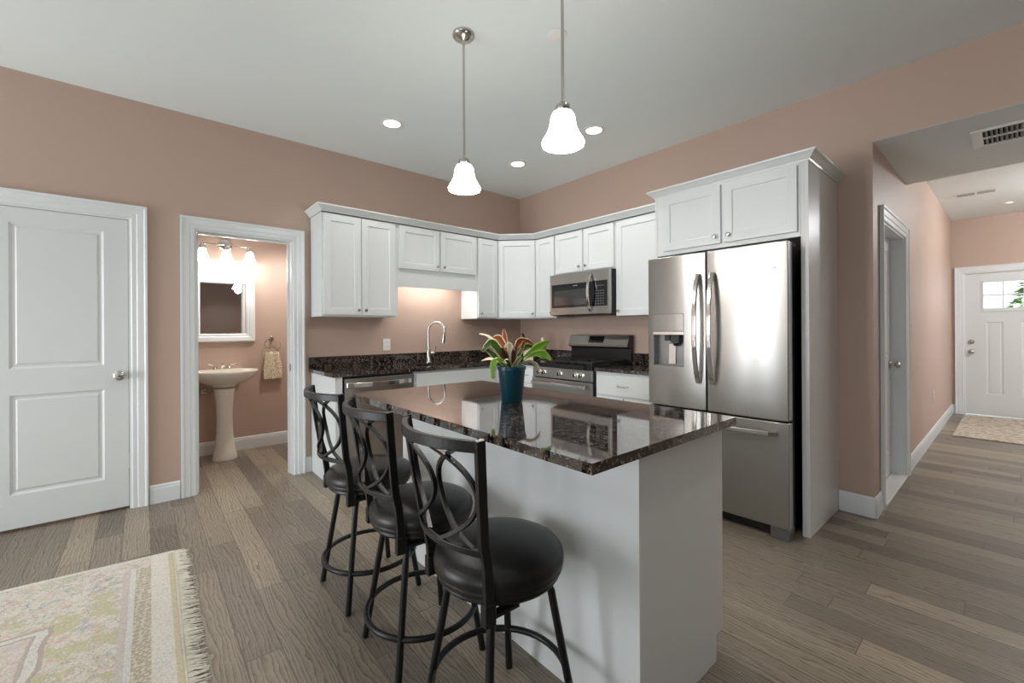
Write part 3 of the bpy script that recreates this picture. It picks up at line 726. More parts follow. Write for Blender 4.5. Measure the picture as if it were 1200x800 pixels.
# ------------------------------------------------------------ island
IX0, IX1, IY0, IY1 = .853, 1.712, .690, 2.312
t = thing('kitchen_island', (1.43, 1.5, 0), 'white kitchen island cabinet with seating side toward the stools', 'island')
A0, A1, B0, B1 = 1.135, 1.69, .735, 2.275
MB().box(A0, A1, B0+.02, B1, .1, CT0-.001).box(A0, A1-.06, B0+.02, B1, .001, .1).build('body', 'cab', t, bevel=.001)
mb = MB().prism([(A0-.001, .001), (A1-.055, .001), (A1-.055, .1), (A1, .1), (A1, CT0-.001), (A0-.001, CT0-.001)], 0, .019,
    Matrix(((1, 0, 0, 0), (0, 0, 1, B0), (0, 1, 0, 0), (0, 0, 0, 1))))
mb.build('end_panel', 'cabgrey', t, bevel=.001)
MB().box(A0-.007, A0-.0012, B0, B1, .001, CT0-.001).build('back_panel', 'cab', t, bevel=.001)
ys = [B0+.01, B0+.52, B0+1.03, B1-.01]
for i in range(3):
    y0, y1 = ys[i]+.004, ys[i+1]-.004
    d = MB().slab((A1+.003, y0, .70), (0, 1, 0), (1, 0, 0), y1-y0, .16, .019).build('drawer_front', 'cab', t, bevel=.002)
    c = Vector((A1+.022, (y0+y1)/2, .78)); MB().tube([c-Vector((0, .048, 0)), c+Vector((.028, -.04, 0)), c+Vector((.028, .04, 0)), c+Vector((0, .048, 0))], .0048, 8).build('pull_handle', 'nickel', d, True)
    d = door_panel((A1+.003, y0, .115), (0, 1, 0), (1, 0, 0), y1-y0, .575, t); knob((A1+.022, y1-.03, .64), (1, 0, 0), d)
tag(MB().box(IX0, IX1, IY0, IY1, CT0, CT).build('island_countertop', 'granite'), 'large polished dark brown granite slab on top of the island', 'countertop')

# ------------------------------------------------------------ bar stools
def make_stool(label):
    t = thing('bar_stool', (0, 0, 0), label, 'stool', 'bar stools along the island')
    MB().lathe([(0, .517), (.188, .517), (.198, .521), (.2005, .530), (.1985, .5365), (.202, .5385), (.2035, .551), (.2005, .566), (.190, .579), (.166, .590), (.13, .597), (.08, .602), (.04, .6035), (0, .604)], seg=48).build('seat', 'leather', t, True)
    MB().lathe([(0, .492), (.150, .492), (.186, .500), (.192, .508), (.190, .5165), (0, .5165)], seg=40).build('seat_pan', 'stoolmetal', t, True)
    MB().lathe([(0, .462), (.09, .462), (.09, .4915), (0, .4915)], seg=24).build('swivel', 'stoolmetal', t, True)
    mb = MB()
    for sy in (-1, 1):
        pass
    for sx_ in (-1, 1):
        for sy in (-1, 1):
            k = [(.07, .478), (.120, .482), (.150, .468), (.163, .440), (.172, .39), (.2145, .165), (.243, .012), (.244, .002)]
            pts = [(sx_*r*.7071, sy*r*.7071, z) for r, z in k]
            leg = MB().tube(pts, [.0125]*6+[.013, .013], 12).build('leg', 'stoolmetal', t, True)
    MB().tube([(.2135*math.cos(2*math.pi*i/48), .2135*math.sin(2*math.pi*i/48), .165) for i in range(48)], .011, 10, closed=True).build('foot_ring', 'stoolmetal', t, True)
    # back frame: two posts, curved top rail, curved lower rail
    def surf(s_, tt):      # s -1..1 across, tt 0..1 from lower rail to top rail
        z = .672+(.965-.672)*tt
        hw = .174+(.205-.174)*tt; xb = -.178-.034*tt; bl = .052+.020*tt-.040*(1-(2*tt-1)**2)
        return Vector((xb-bl*(1-s_*s_), hw*s_, z))
    for sy in (-1, 1):
        pts = [(-.152, sy*.157, .478), (-.155, sy*.160, .56), (-.165, sy*.168, .64), (-.178, sy*.174, .69), (-.195, sy*.190, .82), (-.212, sy*.207, .978)]
        p_ = MB().tube(pts, .01, 8, flat=(.026, .017), up=(0, 1, 0)).build('back_post', 'stoolmetal', t, bevel=.002)
        MB().box(-.170, -.136, sy*.1575-.013, sy*.1575+.013, .470, .530).build('bracket', 'stoolmetal', p_, bevel=.002)
    def strip(f, w_, h_, n_=24, up=(0, 0, 1)):
        return MB().tube([f(i/(n_-1)) for i in range(n_)], .01, 8, flat=(w_, h_), up=up)
    strip(lambda q: surf(-1+2*q, 1.0)+Vector((0, 0, -.004)), .019, .030).build('top_rail', 'stoolmetal', t, bevel=.003)
    strip(lambda q: surf(-1+2*q, 0.0), .012, .018).build('lower_rail', 'stoolmetal', t, bevel=.002)
    for cx in (-.5, .5):
        for sg in (-1, 1):
            def f(q):
                off = .455*(1-((q-.5)/.385)**2)
                return surf(cx+sg*off, .02+.96*q)+Vector((.004*sg, 0, 0))
            strip(f, .010, .012, 30, (1, 0, 0)).build('back_scroll', 'stoolmetal', t)
    for sy in (-1, 1): MB().box(-.150, -.05, sy*.150-.013, sy*.150+.013, .480, .4915).build('seat_brace', 'stoolmetal', t, bevel=.002)
    return t
def copy_tree(o, parent=None):
    c = o.copy(); S.collection.objects.link(c); c.parent = parent
    for ch in list(o.children): copy_tree(ch, c)
    return c
st = make_stool('black metal bar stool nearest the camera, at the near end of the island')
spots = [((.85, 1.06), -2, None), ((.848, 1.548), -4, 'black metal bar stool in the middle of the three'), ((.856, 2.085), 0, 'black metal bar stool farthest from the camera, nearest the dishwasher')]
for i, (p, a, lb) in enumerate(spots):
    o = st if i == 0 else copy_tree(st)
    if lb: o['label'] = lb
    o.location = (p[0], p[1], 0); o.rotation_euler = (0, 0, R(a))

# ------------------------------------------------------------ plant
rt = Vector((math.sin(YAW), -math.cos(YAW), 0)); fwv = Vector((math.cos(YAW), math.sin(YAW), 0))
PC = Vector((1.305, 1.525, CT))
t = thing('potted_plant', PC, 'leafy croton plant in a teal pot on the island', 'plant')
MB().lathe([(0, .001), (.046, .001), (.049, .004), (.063, .150), (.067, .152), (.067, .166), (.062, .167), (.059, .145), (0, .143)], PC, 40).build('pot', 'pot', t, True)
MB().lathe([(0, .1435), (.058, .1440), (.05, .15), (0, .153)], PC, 24).build('soil', 'soil', t, True)
def leafmat(name, mid, edge, under=None):
    m = mat(name, mid, .35); n = NT(m); uv = n.n('ShaderNodeUVMap'); sp = n.n('ShaderNodeSeparateXYZ'); n.l(uv.outputs[0], sp.inputs[0])
    a = n.math('ABSOLUTE', n.math('SUBTRACT', sp.outputs[0], .5))
    nz = n.noise(uv.outputs[0], 7, 3).outputs[0]
    f = n.ramp(n.math('ADD', a, n.math('MULTIPLY', nz, .18)), [(0, (.15, .15, .15)), (.06, (0, 0, 0)), (.42, (0, 0, 0)), (.5, (1, 1, 1))])
    n.l(n.mix(f, mid, edge), n.b.inputs['Base Color']); return m
LM = [leafmat('green_cream_leaf', srgb(62, 96, 34), srgb(200, 192, 152)), leafmat('bronze_leaf', srgb(142, 72, 34), srgb(230, 206, 170)),
      leafmat('lime_leaf', srgb(104, 150, 40), srgb(150, 176, 74)), leafmat('dark_red_leaf', srgb(58, 26, 24), srgb(88, 48, 38)),
      leafmat('cream_leaf', srgb(206, 196, 160), srgb(232, 220, 196))]
PXM = 1.99/506   # metres per photo pixel at the plant
def leaf(path, wd, mi, tilt=0, fold=.25, stalk=0):
    """path: [(right px, up px, depth px)] relative to the soil centre"""
    o0 = PC+Vector((0, 0, .148)); pts = [o0+rt*(a*PXM)+Vector((0, 0, b*PXM))+fwv*(c*PXM) for a, b, c in path]
    # Catmull-Rom
    P_ = []
    n_ = len(pts); N = 6
    for i in range(n_-1):
        p0 = pts[max(i-1, 0)]; p1 = pts[i]; p2 = pts[i+1]; p3 = pts[min(i+2, n_-1)]
        for j in range(N):
            s_ = j/N; P_.append(.5*((2*p1)+(-p0+p2)*s_+(2*p0-5*p1+4*p2-p3)*s_*s_+(-p0+3*p1-3*p2+p3)*s_**3))
    P_.append(pts[-1]); K = len(P_); vs = []; fs = []; uvs = []
    for i, p in enumerate(P_):
        s_ = i/(K-1); d_ = (P_[min(i+1, K-1)]-P_[max(i-1, 0)]).normalized()
        side = d_.cross(fwv)
        if side.length < .2: side = d_.cross(Vector((0, 0, 1)))
        side.normalize(); side = Matrix.Rotation(tilt, 3, d_) @ side; nn = d_.cross(side).normalized()
        ww = wd*PXM/2*.86*(.2+.8*min(1, s_*2.0)**1.3)*(max(0, 1-max(0, (s_-.45)/.55)**2.0))**.75*(1+.10*math.sin(s_*21+wd))+.0006
        if stalk: ww *= .16+.84*min(1, max(0, (s_-stalk*.6)/(stalk*.8)))
        for a in (-1, -.5, 0, .5, 1):
            vs.append(p+side*ww*a+nn*abs(a)*ww*fold); uvs.append(((a+1)/2, s_))
    for i in range(K-1):
        for j in range(4): fs.append((i*5+j, i*5+j+1, (i+1)*5+j+1, (i+1)*5+j))
    mb = MB().add(vs, fs); o = mb.build('leaf', LM[mi], t, True)
    uvl = o.data.uv_layers.new(name='UVMap')
    for lp in o.data.loops: uvl.data[lp.index].uv = uvs[lp.vertex_index]
    so = o.modifiers.new('thickness', 'SOLIDIFY'); so.thickness = .0008
    return o
leaf([(-2, 0, 0), (-8, 12, 3), (-18, 26, 5), (-24, 36, 6), (-30, 41, 8), (-39, 43, 9)], 6, 4, .9)
leaf([(-1, 0, 0), (-5, 14, 6), (-10, 28, 10), (-17, 38, 12), (-24, 35, 12)], 12, 1, .3)
leaf([(-2, 0, -2), (-8, 12, -4), (-15, 24, -6), (-22, 32, -7), (-28, 30, -8), (-34, 22, -8)], 13, 0, .2)
leaf([(-3, 0, 0), (-11, 9, -3), (-20, 18, -5), (-29, 25, -6), (-36, 24, -8)], 9, 0, -.4)
leaf([(-2, 0, -3), (-9, 9, -6), (-16, 13, -9), (-21, 8, -12), (-21.5, -5, -13), (-21, -9, -13)], 8, 2, .2)
leaf([(-3, 0, 3), (-14, 9, 4), (-25, 13, 5), (-36, 11, 5)], 5, 4, .8)
leaf([(1, 0, 0), (3, 14, 2), (6, 28, 3), (11, 35, 4), (20, 34, 4), (27, 29, 5)], 9, 1, .3)
leaf([(0, 0, -2), (0, 12, -3), (-1, 24, -4), (-3, 30, -5), (-9, 27, -8)], 10, 4, 0)
leaf([(2, 0, 0), (9, 10, -2), (20, 20, -4), (30, 26, -5), (38, 31, -5), (44, 33, -5)], 14, 2, .1, .25, .45)
leaf([(2, 0, -2), (12, 10, -5), (23, 18, -7), (33, 20, -8), (41, 17, -8), (46, 12, -9)], 12, 2, .1, .25, .45)
leaf([(1, 0, 2), (7, 14, 8), (14, 25, 12), (22, 28, 14), (30, 22, 16)], 9, 0, .2)
leaf([(2, 0, 3), (12, 7, 6), (22, 10, 7), (30, 6, 6), (34, -2, 6)], 5, 4, .5)
leaf([(0, 0, 3), (-4, 14, 12), (-7, 30, 16), (-9, 44, 18), (-9, 49, 18)], 7, 1, .1)
leaf([(-1, 0, -1), (-4, 10, -4), (-9, 20, -6), (-12, 27, -7)], 7, 3, .1)
leaf([(1, 0, -1), (2, 12, -4), (3, 22, -5), (4, 28, -5)], 7, 3, .1)
leaf([(0, 0, 0), (-2, 12, 3), (-4, 24, 5), (-6, 34, 6)], 7, 3, .1)
leaf([(1, 0, 0), (5, 10, 0), (9, 18, 0), (12, 26, 1)], 6, 0, .1)
leaf([(0, 0, 2), (-6, 8, 6), (-12, 14, 9), (-17, 18, 12)], 8, 0, .6)
leaf([(0, 0, -2), (5, 8, -7), (9, 14, -11), (11, 17, -14)], 7, 0, -.5)
leaf([(0, 0, -2), (-3, 7, -8), (-6, 11, -12), (-8, 9, -15)], 8, 0, .3)
leaf([(1, 0, 1), (6, 12, 3), (11, 24, 4), (14, 33, 4), (16, 30, 3)], 9, 1, .9)

# counter clutter by the range
t = thing('knife_block', (3.2, 3.46, CT), 'cream knife block with black-handled knives in the corner behind the plant', 'knife block')
T = T_at((3.2, 3.46, CT), R(-45))
kbm = MB(); kbm.prism([(-.05, .001), (.055, .001), (.055, .05), (.02, .13), (-.05, .09)], -.045, .045, T @ Matrix(((1, 0, 0, 0), (0, 0, 1, 0), (0, 1, 0, 0), (0, 0, 0, 1))))
kbm.build('block', 'knifeblock', t, bevel=.003)
for i, (a, b, h_) in enumerate(((-.03, 0, .13), (.0, .0, .18), (.03, 0, .175), (-.018, -.03, .12), (.016, -.03, .13))):
    p0 = T @ Vector((-.002+b, a, .125 if b > -.01 else .118)); p1 = p0+(T.to_3x3() @ Vector((-.35, 0, 1))).normalized()*h_
    tag(MB().tube([p0, p0.lerp(p1, .5), p1], [.008, .009, .0105], 10, flat=(.012, .022)).build('kitchen_knife', 'black', bevel=.003), 'black-handled kitchen knife standing in the cream knife block', 'knife', 'knives in the cream block')
t = thing('bottle', (3.33, 3.36, CT), 'pale bottle with cream cap on the corner counter beside the knife block', 'bottle')
MB().lathe([(0, .001), (.032, .001), (.034, .01), (.034, .17), (.028, .195), (.022, .205), (0, .205)], (3.33, 3.36, CT), 24).build('body', mat('pale_green_glass', srgb(150, 150, 110), .2), t, True)
MB().lathe([(0, .2055), (.024, .2055), (.024, .245), (0, .247)], (3.33, 3.36, CT), 20).build('cap', 'knifeblock', t, True)

# ------------------------------------------------------------ ceiling fixtures
def pendant(x, y, label):
    zb = 2.03
    t = thing('pendant_light', (x, y, zb), label, 'light', 'pendant lights over the island')
    MB().lathe([(0, -.001), (.062, -.001), (.062, -.012), (.054, -.022), (.03, -.032), (.012, -.040), (.008, -.06), (0, -.06)], (x, y, H), 32).build('canopy', 'nickel', t, True)
    MB().tube([(x, y, H-.05), (x, y, zb+.17)], .0065, 12).build('rod', 'nickel', t, True)
    MB().lathe([(0, .182), (.013, .182), (.018, .174), (.029, .168), (.031, .150), (.027, .143), (0, .143)], (x, y, zb), 28).build('socket_cap', 'nickel', t, True)
    o_ = [(.028, .142), (.042, .135), (.05, .12), (.054, .095), (.059, .07), (.070, .045), (.085, .022), (.090, .010), (.088, .0)]
    i_ = [(r-.004, z) for r, z in o_[::-1]]
    mb = MB(); mb.lathe(o_+i_, (x, y, zb), 40); sh = mb.build('lamp_shade', 'lamp', t, True)
    point('bulb_light', (x, y, zb-.03), 7, (1, .95, .9), .05)
    return t
pendant(1.372, 2.0, 'bell glass pendant light over the far end of the island')
pendant(1.360, 1.246, 'bell glass pendant light over the near end of the island')
RCL = [(1.52, 3.225, 'lit round recessed ceiling light above the left wall cabinets'), (2.845, 3.215, 'lit round recessed ceiling light nearest the kitchen corner'), (2.85, 2.265, 'lit round recessed ceiling light beside the near pendant shade')]
for x, y, lb in RCL+[(1.5, .2, 'added unseen recessed fill light near the camera, above the open floor'), (-1.4, 2.4, 'added unseen recessed fill light over the rug'), (2.1, -6.4, 'lit round recessed ceiling light at the far end of the great room'), (1.35, 4.75, 'added unseen recessed fill light inside the bathroom')]:  # near-camera, rug and bathroom lights are unseen additions that brighten the rooms
    HH = H if y < YL else 2.5
    t = thing('recessed_light', (x, y, HH-.012), lb, 'light', 'recessed ceiling lights')
    MB().lathe([(.062, -.001), (.090, -.001), (.092, -.005), (.066, -.010), (.062, -.006)], (x, y, HH), 40).build('trim_ring', 'plastic', t, True)
    MB().lathe([(0, -.007), (.062, -.007), (.0618, -.003), (0, -.003)], (x, y, HH), 32).build('lens', 'lamp2', t, True)
    spot('downlight', (x, y, HH-.03), 20 if y < YL else 60, 130, (1, .97, .93))
tag(MB().lathe([(0, -.001), (.055, -.001), (.055, -.006), (.045, -.010), (0, -.011)], (1.775, 1.665, H), 36).build('sprinkler_cover', 'plastic', None, True), 'small round white cover plate on the ceiling behind the near pendant rod', 'cover plate')
# under cabinet light above the sink
t = thing('undercabinet_light', (2.29, YL-.12, 1.77), 'slim lit light strip hidden under the short cabinet above the sink', 'light')
MB().box(1.95, 2.62, YL-.2, YL-.14, 1.772, 1.789).build('housing', 'plastic', t)
MB().box(1.96, 2.61, YL-.195, YL-.145, 1.769, 1.7715).build('lens', 'lamp2', t)
area('undercabinet_lamp', (2.29, YL-.17, 1.765), (0, 0, 0), .6, .05, 2.6, (1, .93, .9))
# soffit vent: frame + two rows of louvres
VX0, VX1, VY1, VY0 = 3.945, 4.31, .18, -.50
t = thing('ceiling_vent', (4.12, -.1, HZ-.01), 'long white return air grille in the lowered hallway ceiling', 'vent')
mb = MB(); zz = (HZ-.010, HZ-.001)
mb.box(VX0, VX0+.03, VY0, VY1, *zz).box(VX1-.03, VX1, VY0, VY1, *zz).box(VX0+.03, VX1-.03, VY1-.05, VY1, *zz).box(VX0+.03, VX1-.03, VY0, VY0+.05, *zz)
mb.build('frame', 'plastic', t, bevel=.002)
MB().box((VX0+VX1)/2-.008, (VX0+VX1)/2+.008, VY0+.05, VY1-.05, *zz).build('divider', 'plastic', t)
MB().box(VX0+.02, VX1-.02, VY0+.03, VY1-.03, HZ-.0009, HZ-.0004).build('backing', 'darkslot', t)
y = VY1-.062
while y > VY0+.055:
    MB().add([(x, y+dy, z) for x in (VX0+.03, VX1-.03) for dy, z in ((0, HZ-.0012), (.003, HZ-.0012), (-.006, HZ-.010), (-.009, HZ-.010))], [(0, 1, 3, 2), (4, 6, 7, 5), (0, 4, 5, 1), (1, 5, 7, 3), (3, 7, 6, 2), (2, 6, 4, 0)]).build('louvre', M['dispenser'], t)
    y -= .021
# hallway ceiling register and lamp
t = thing('ceiling_register', (7.28, .3, HC-.01), 'thin white air register on the higher hallway ceiling', 'vent')
MB().box(7.21, 7.35, .12, .46, HC-.008, HC-.001).build('frame', 'plastic', t, bevel=.002)
for i in range(2):
    for j in range(3): MB().box(7.225+j*.042, 7.245+j*.042, .14+i*.16, .28+i*.16, HC-.0095, HC-.0081).build('slot', 'dispenser', t)
tag(MB().lathe([(0, -.001), (.05, -.001), (.05, -.012), (.04, -.018), (0, -.018)], (8.17, .06, HC), 28).build('smoke_detector', 'plastic', None, True), 'tiny white disc on the hallway ceiling near the front door', 'smoke detector')
t = thing('ceiling_light', (7.1, -.95, HC-.1), 'round frosted glass ceiling light in the hallway', 'light')
MB().lathe([(.15, -.001), (.15, -.02), (.14, -.025), (0, -.025)], (7.1, -.95, HC), 36).build('base', 'nickel', t, True)
MB().lathe([(.135, -.026), (.13, -.05), (.09, -.075), (0, -.085)], (7.1, -.95, HC), 36).build('lamp_shade', 'lamp', t, True)
point('hall_light', (7.1, -.95, HC-.12), 76, (.95, .98, 1), .07)

# ------------------------------------------------------------ rugs
def rugmat(name):
    m = mat(name, srgb(222, 217, 206), .95); n = NT(m)
    sp = n.n('ShaderNodeSeparateXYZ'); P = coord(n); n.l(P, sp.inputs[0]); y = sp.outputs[1]
    RW, RH = 1.30, .90
    x = n.math('SUBTRACT', sp.outputs[0], n.math('MULTIPLY', n.math('SUBTRACT', RH, y), SHEAR))
    dx = n.math('SUBTRACT', RW, n.math('ABSOLUTE', x)); dy = n.math('SUBTRACT', RH, n.math('ABSOLUTE', y))
    wp = n.noise(P, 13, 3, .6); wv = n.n('ShaderNodeVectorMath', operation='SCALE'); n.l(wp.outputs['Color'], wv.inputs[0]); wv.inputs['Scale'].default_value = .16
    wa = n.n('ShaderNodeVectorMath', operation='ADD'); n.l(P, wa.inputs[0]); n.l(wv.outputs[0], wa.inputs[1]); Q = wa.outputs[0]
    def vor(sc):
        v = n.n('ShaderNodeTexVoronoi'); v.inputs['Scale'].default_value = sc; n.l(Q, v.inputs['Vector']); c = n.n('ShaderNodeSeparateColor'); n.l(v.outputs['Color'], c.inputs[0]); return v.outputs['Distance'], c
    d1_, s1_ = vor(24); d2_, s2_ = vor(58)
    pal = [(0, srgb(222, 216, 204)), (.18, srgb(196, 194, 164)), (.32, srgb(222, 196, 188)), (.44, srgb(220, 176, 146)), (.53, srgb(226, 220, 210)), (.66, srgb(160, 182, 194)), (.78, srgb(184, 200, 170)), (.87, srgb(214, 180, 178)), (1, srgb(226, 222, 212))]
    fa = n.ramp(s1_.outputs[0], pal, 'CONSTANT'); fb = n.ramp(s2_.outputs[0], pal, 'CONSTANT')
    flow = n.mix(.4, fa, fb); flow = n.mix(n.ramp(d1_, [(0, (0, 0, 0)), (.3, (.1, .1, .1)), (.6, (.9, .9, .9))]), flow, srgb(224, 219, 209))
    n1 = n.noise(Q, 16, 3, .6).outputs[0]
    line = n.ramp(n.math('ABSOLUTE', n.math('SUBTRACT', n1, .5)), [(0, (.8, .8, .8)), (.008, (.7, .7, .7)), (.018, (0, 0, 0))])
    flow = n.mix(line, flow, srgb(168, 156, 138))
    nz = n.noise(P, 120, 4, .75).outputs[0]
    olive = n.mix(nz, srgb(192, 188, 150), srgb(214, 208, 178))
    big = n.noise(P, 9, 2).outputs[0]
    fm_ = n.ramp(n.math('ADD', big, n.math('MULTIPLY', s1_.outputs[1], .14)), [(.60, (0, 0, 0)), (.63, (1, 1, 1))])
    field = n.mix(fm_, flow, olive)
    cream = srgb(228, 223, 213)
    jit = n.math('MULTIPLY', n.math('SUBTRACT', n.noise(P, 7, 2).outputs[0], .5), .05)
    AND = lambda a, b: n.math('MULTIPLY', a, b)
    def band(c, src, a, b, col, gate=None):
        f = AND(n.math('GREATER_THAN', src, a), n.math('LESS_THAN', src, b))
        if gate is not None: f = AND(f, gate)
        return n.mix(f, c, col)
    infield = AND(n.math('GREATER_THAN', n.math('ADD', dy, jit), .32), n.math('GREATER_THAN', dx, .2))
    c = n.mix(infield, flow, field)
    d2 = n.math('ADD', n.math('MINIMUM', n.math('SUBTRACT', dx, .42), n.math('SUBTRACT', dy, .5)), jit)
    for a, b, col in ((0, .016, srgb(186, 172, 160)), (.016, .046, srgb(222, 218, 212)), (.046, .06, srgb(190, 178, 170)), (.15, .165, srgb(184, 176, 140)), (.165, 9, srgb(226, 222, 214))): c = band(c, d2, a, b, col)
    pk = band(c, d2, .06, .15, srgb(218, 200, 194)); c = n.mix(.5, c, pk)
    gate = n.math('GREATER_THAN', dy, .14)
    c = band(c, dx, .18, .205, srgb(210, 200, 193), gate); c = band(c, dx, .16, .18, srgb(222, 220, 216), gate)
    gd = n.n('ShaderNodeTexVoronoi'); gd.inputs['Scale'].default_value = 34; gd.inputs['Randomness'].default_value = .3; n.l(P, gd.inputs['Vector'])
    gcol = n.ramp(n.math('ADD', gd.outputs['Distance'], n.math('MULTIPLY', nz, .2)), [(0, srgb(218, 212, 196)), (.32, srgb(218, 212, 196)), (.40, srgb(178, 166, 140)), (.55, srgb(190, 180, 154)), (.72, srgb(218, 211, 196))])
    c = n.mix(AND(gate, AND(n.math('GREATER_THAN', dx, .10), n.math('LESS_THAN', dx, .16))), c, gcol)
    c = band(c, dx, -1, .10, cream); c = band(c, dx, -1, .028, srgb(212, 200, 170)); c = band(c, dx, -1, .012, srgb(204, 190, 162)); c = band(c, dx, -1, .006, srgb(224, 216, 200))
    c = band(c, dy, -.01, .025, cream)
    c = n.mix(n.ramp(nz, [(.34, (.5, .5, .5)), (.56, (0, 0, 0))]), c, srgb(160, 150, 134))
    n.l(c, n.b.inputs['Base Color']); n.bump(n.math('ADD', nz, n.math('MULTIPLY', n1, .8)), .8, .007)
    return m
SHEAR = .075
def rug_body(hw, hh, th):
    mb = MB(); nx, ny = 52, 36; random.seed(3); vs = []; fs = []
    for j in range(ny+1):
        for i in range(nx+1):
            x = -hw+2*hw*i/nx; y = -hh+2*hh*j/ny
            x += SHEAR*(hh-y)
            vs.append(Vector((x, y, th+.0015*math.sin(x*7+y*3)*math.sin(y*9))))
    for j in range(ny):
        for i in range(nx): a = j*(nx+1)+i; fs.append((a, a+1, a+nx+2, a+nx+1))
    per = [i for i in range(nx+1)]+[(j+1)*(nx+1)-1 for j in range(1, ny+1)]+[ny*(nx+1)+i for i in range(nx-1, -1, -1)]+[j*(nx+1) for j in range(ny-1, 0, -1)]
    b = len(vs)
    for p in per: vs.append(Vector((vs[p].x, vs[p].y, .0012)))
    k = len(per)
    for i in range(k): fs.append((per[i], b+i, b+(i+1) % k, per[(i+1) % k]))
    fs.append(tuple(b+i for i in range(k))[::-1])
    return mb.add(vs, fs)
rx0 = Vector((.135, 3.115)); rr_ = R(-5); ux = Vector((math.cos(rr_), math.sin(rr_))); uy = Vector((-math.sin(rr_), math.cos(rr_)))
rc = rx0-ux*1.30-uy*.90
t = thing('area_rug', (0, 0, 0), 'pale floral area rug with fringed end lying on the wood floor', 'rug')
rb = rug_body(1.30, .90, .011).build('rug_body', rugmat('floral_rug'), t)
fm = mat('fringe_cotton', srgb(224, 218, 204), .95); mb = MB(); random.seed(11)
for sgn in (1, -1):
    y = -.895
    while y < .895:
        L1 = random.uniform(.045, .075); xo = SHEAR*(.9-y); dy = random.uniform(-.018, .012); r_ = random.uniform(.0024, .0038)
        pts = [(xo+sgn*1.298, y, .006), (xo+sgn*(1.298+L1*.35), y+dy*.2+random.uniform(-.003, .003), .007), (xo+sgn*(1.298+L1*.7), y+dy*.6, .0045), (xo+sgn*(1.298+L1), y+dy, .0035)]
        mb.tube(pts, [r_, r_, r_*.9, r_*.6], 5); y += random.uniform(.005, .0075)
f_ = mb.build('fringe', fm, t, kind='stuff')
t.location = (rc.x, rc.y, 0); t.rotation_euler = (0, 0, rr_)
# door mat
m = mat('mat_weave', srgb(176, 164, 150), .95); n = NT(m); P = coord(n)
v = n.n('ShaderNodeTexVoronoi'); v.inputs['Scale'].default_value = 14; n.l(P, v.inputs['Vector'])
nz = n.noise(P, 18, 4, .7).outputs[0]
c = n.ramp(n.math('ADD', n.math('MULTIPLY', v.outputs['Distance'], .5), nz), [(.5, srgb(150, 134, 120)), (.68, srgb(182, 168, 152)), (.8, srgb(206, 196, 182)), (.95, srgb(160, 146, 132))])
n.l(c, n.b.inputs['Base Color']); n.bump(nz, .5, .004)
o = MB().box(7.06, 8.86, -.75, .475, .001, .011).build('door_mat', m, bevel=.003); tag(o, 'beige and grey patterned runner rug in front of the front door', 'rug')

# ------------------------------------------------------------ bathroom
sx0, sy0 = .615, 5.06
t = thing('pedestal_sink', (sx0, sy0, 0), 'cream white pedestal sink in the bathroom', 'sink')
bz = .0
mb = MB().lathe([(0, .70), (.09, .705), (.105, .722), (.16, .742), (.225, .772), (.27, .81), (.287, .838), (.29, .856), (.284, .864), (.262, .864), (.235, .85), (.19, .80), (.10, .765), (0, .757)], (sx0, sy0+.0, 0), 48, sxy=(1.0, .82))
mb.box(sx0-.20, sx0+.20, sy0+.13, YB-.003, .80, .862)
mb.build('basin', 'porcelain', t, True)
MB().lathe([(0, .001), (.112, .001), (.115, .02), (.105, .06), (.088, .14), (.078, .26), (.074, .40), (.078, .54), (.088, .62), (.098, .69), (0, .70)], (sx0, sy0-.01, 0), 36, sxy=(.92, .85)).build('pedestal', 'porcelain', t, True)
ft = thing('bathroom_faucet', (sx0, 5.22, .862), 'chrome two-handle faucet on the bathroom sink', 'faucet')
MB().box(sx0-.08, sx0+.08, 5.19, 5.245, .8625, .876).build('base', 'chrome', ft, bevel=.006)
MB().tube([(sx0, 5.215, .876), (sx0, 5.21, .915), (sx0, 5.17, .925), (sx0, 5.11, .905)], [.014, .013, .012, .010], 12).build('spout', 'chrome', ft, True)
for s_ in (-1, 1):
    MB().lathe([(.02, 0), (.018, .02), (.012, .03), (0, .032)], (sx0+s_*.06, 5.217, .8762), 16).tube([(sx0+s_*.06, 5.217, .905), (sx0+s_*.115, 5.205, .925)], [.008, .005], 8).build('tap_handle', 'chrome', ft, True)
# supply escutcheon
T = Matrix.Translation((.475, YB-.001, .65)) @ Matrix.Rotation(R(90), 4, 'X')
tag(MB().lathe([(.0, 0), (.035, 0), (.03, .008), (.01, .01), (.01, .03), (0, .03)], (0, 0, 0), 20, T).tube([(.475, YB-.025, .65), (.50, YB-.06, .63), (.53, YB-.07, .70), (.54, YB-.06, .76)], .006, 8).build('supply_valve', 'nickel', None, True), 'small metal water valve and hose on the wall under the bathroom sink', 'valve')
# mirror
t = thing('wall_mirror', (.645, YB-.02, 1.48), 'white framed mirror above the bathroom sink', 'mirror')
x0, x1, z0, z1 = .36, .925, 1.14, 1.825
pr = [(0, .001), (0, .018), (.012, .03), (.05, .026), (.058, .018), (.075, .018), (.085, .008), (.085, .001)]
vs = []; k_ = len(pr)
for cx, cz, dx, dz in ((x0, z0, 1, 1), (x1, z0, -1, 1), (x1, z1, -1, -1), (x0, z1, 1, -1)):
    for a, d in pr: vs.append((cx+dx*a, YB-d, cz+dz*a))
fs = [(i*k_+j, i*k_+(j+1) % k_, ((i+1) % 4)*k_+(j+1) % k_, ((i+1) % 4)*k_+j) for i in range(4) for j in range(k_)]
MB().add(vs, fs).build('frame', 'trim', t)
MB().box(x0+.08, x1-.08, YB-.007, YB-.002, z0+.08, z1-.08).build('mirror_glass', 'mirror', t)
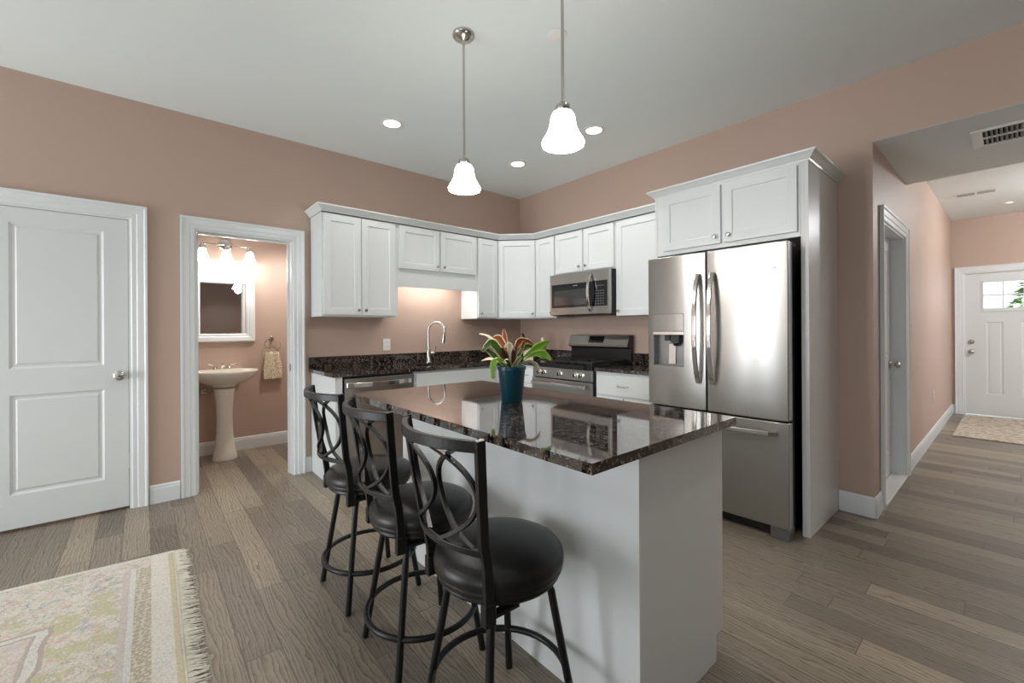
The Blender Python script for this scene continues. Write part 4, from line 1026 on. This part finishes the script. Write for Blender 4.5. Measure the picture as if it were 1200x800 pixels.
# vanity light
t = thing('vanity_light', (.66, YB-.06, 2.1), 'three-shade nickel vanity light bar above the bathroom mirror', 'light')
T = Matrix.Translation((.66, YB-.001, 2.135)) @ Matrix.Rotation(R(90), 4, 'X')
MB().lathe([(0, 0), (.062, 0), (.062, .012), (.05, .022), (.03, .03), (0, .032)], (0, 0, 0), 28, T).tube([(.66, YB-.03, 2.135), (.66, YB-.095, 2.125)], .009, 10).build('back_plate', 'nickel', t, True)
MB().tube([(.45, YB-.095, 2.125), (.875, YB-.095, 2.125)], .0065, 10).build('bar', 'nickel', t, True)
for x in (.46, .66, .865):
    c_ = MB().lathe([(0, -.05), (.028, -.05), (.026, -.03), (.012, -.012), (.010, .006), (0, .008)], (x, YB-.095, 2.125), 20).build('socket_cap', 'nickel', t, True)
    o2 = [(.026, 2.073), (.034, 2.06), (.040, 2.03), (.048, 2.0), (.062, 1.965), (.064, 1.955)]
    MB().lathe(o2+[(r-.003, z) for r, z in o2[::-1]], (x, YB-.095, 0), 28).build('lamp_shade', 'lamp3', t, True)
    point('vanity_bulb', (x, YB-.20, 1.90), 2.6, (.96, .98, .98), .035)
# towel ring and towel
t = thing('towel_ring', (1.085, YB-.04, 1.18), 'nickel towel ring on the bathroom wall', 'towel ring')
T = Matrix.Translation((1.085, YB-.001, 1.175)) @ Matrix.Rotation(R(90), 4, 'X')
MB().lathe([(0, 0), (.024, 0), (.024, .008), (.012, .014), (.010, .045), (0, .047)], (0, 0, 0), 20, T).build('mount', 'nickel', t, True)
MB().tube([(1.085+.078*math.cos(2*math.pi*i/36), YB-.038, 1.095+.078*math.sin(2*math.pi*i/36)) for i in range(36)], .004, 8, closed=True).build('ring', 'nickel', t, True)
m = mat('lace_towel', srgb(214, 196, 160), .9); n = NT(m); v = n.n('ShaderNodeTexVoronoi'); v.inputs['Scale'].default_value = 70; n.l(worldpos(n), v.inputs['Vector'])
c = n.ramp(v.outputs['Distance'], [(.1, srgb(120, 96, 74)), (.3, srgb(206, 184, 150)), (.6, srgb(232, 220, 194))]); n.l(c, n.b.inputs['Base Color'])
mb = MB(); vs = []; fs = []; NXX, NZ = 16, 22
for side in (0, 1):
    for j in range(NZ+1):
        for i in range(NXX+1):
            s_ = i/NXX; tt = j/NZ; hw = .062+.030*min(1, tt*1.8); z = 1.025-.30*tt
            yo = -.008*math.cos(s_*math.pi*5)*(1-.4*tt)
            yb = YB-.046+yo if side == 0 else YB-.022+yo*.5
            if j == 0: yb = YB-.036+yo; z = 1.026
            vs.append((1.085+hw*(2*s_-1)+.004*tt, yb, z))
for side in (0, 1):
    b0 = side*(NXX+1)*(NZ+1)
    for j in range(NZ):
        for i in range(NXX): a = b0+j*(NXX+1)+i; fs.append((a, a+1, a+NXX+2, a+NXX+1))
mb.add(vs, fs); o = mb.build('hand_towel', m, None, True); so = o.modifiers.new('thickness', 'SOLIDIFY'); so.thickness = .004
tag(o, 'small cream lace-patterned hand towel hanging from the towel ring', 'towel')
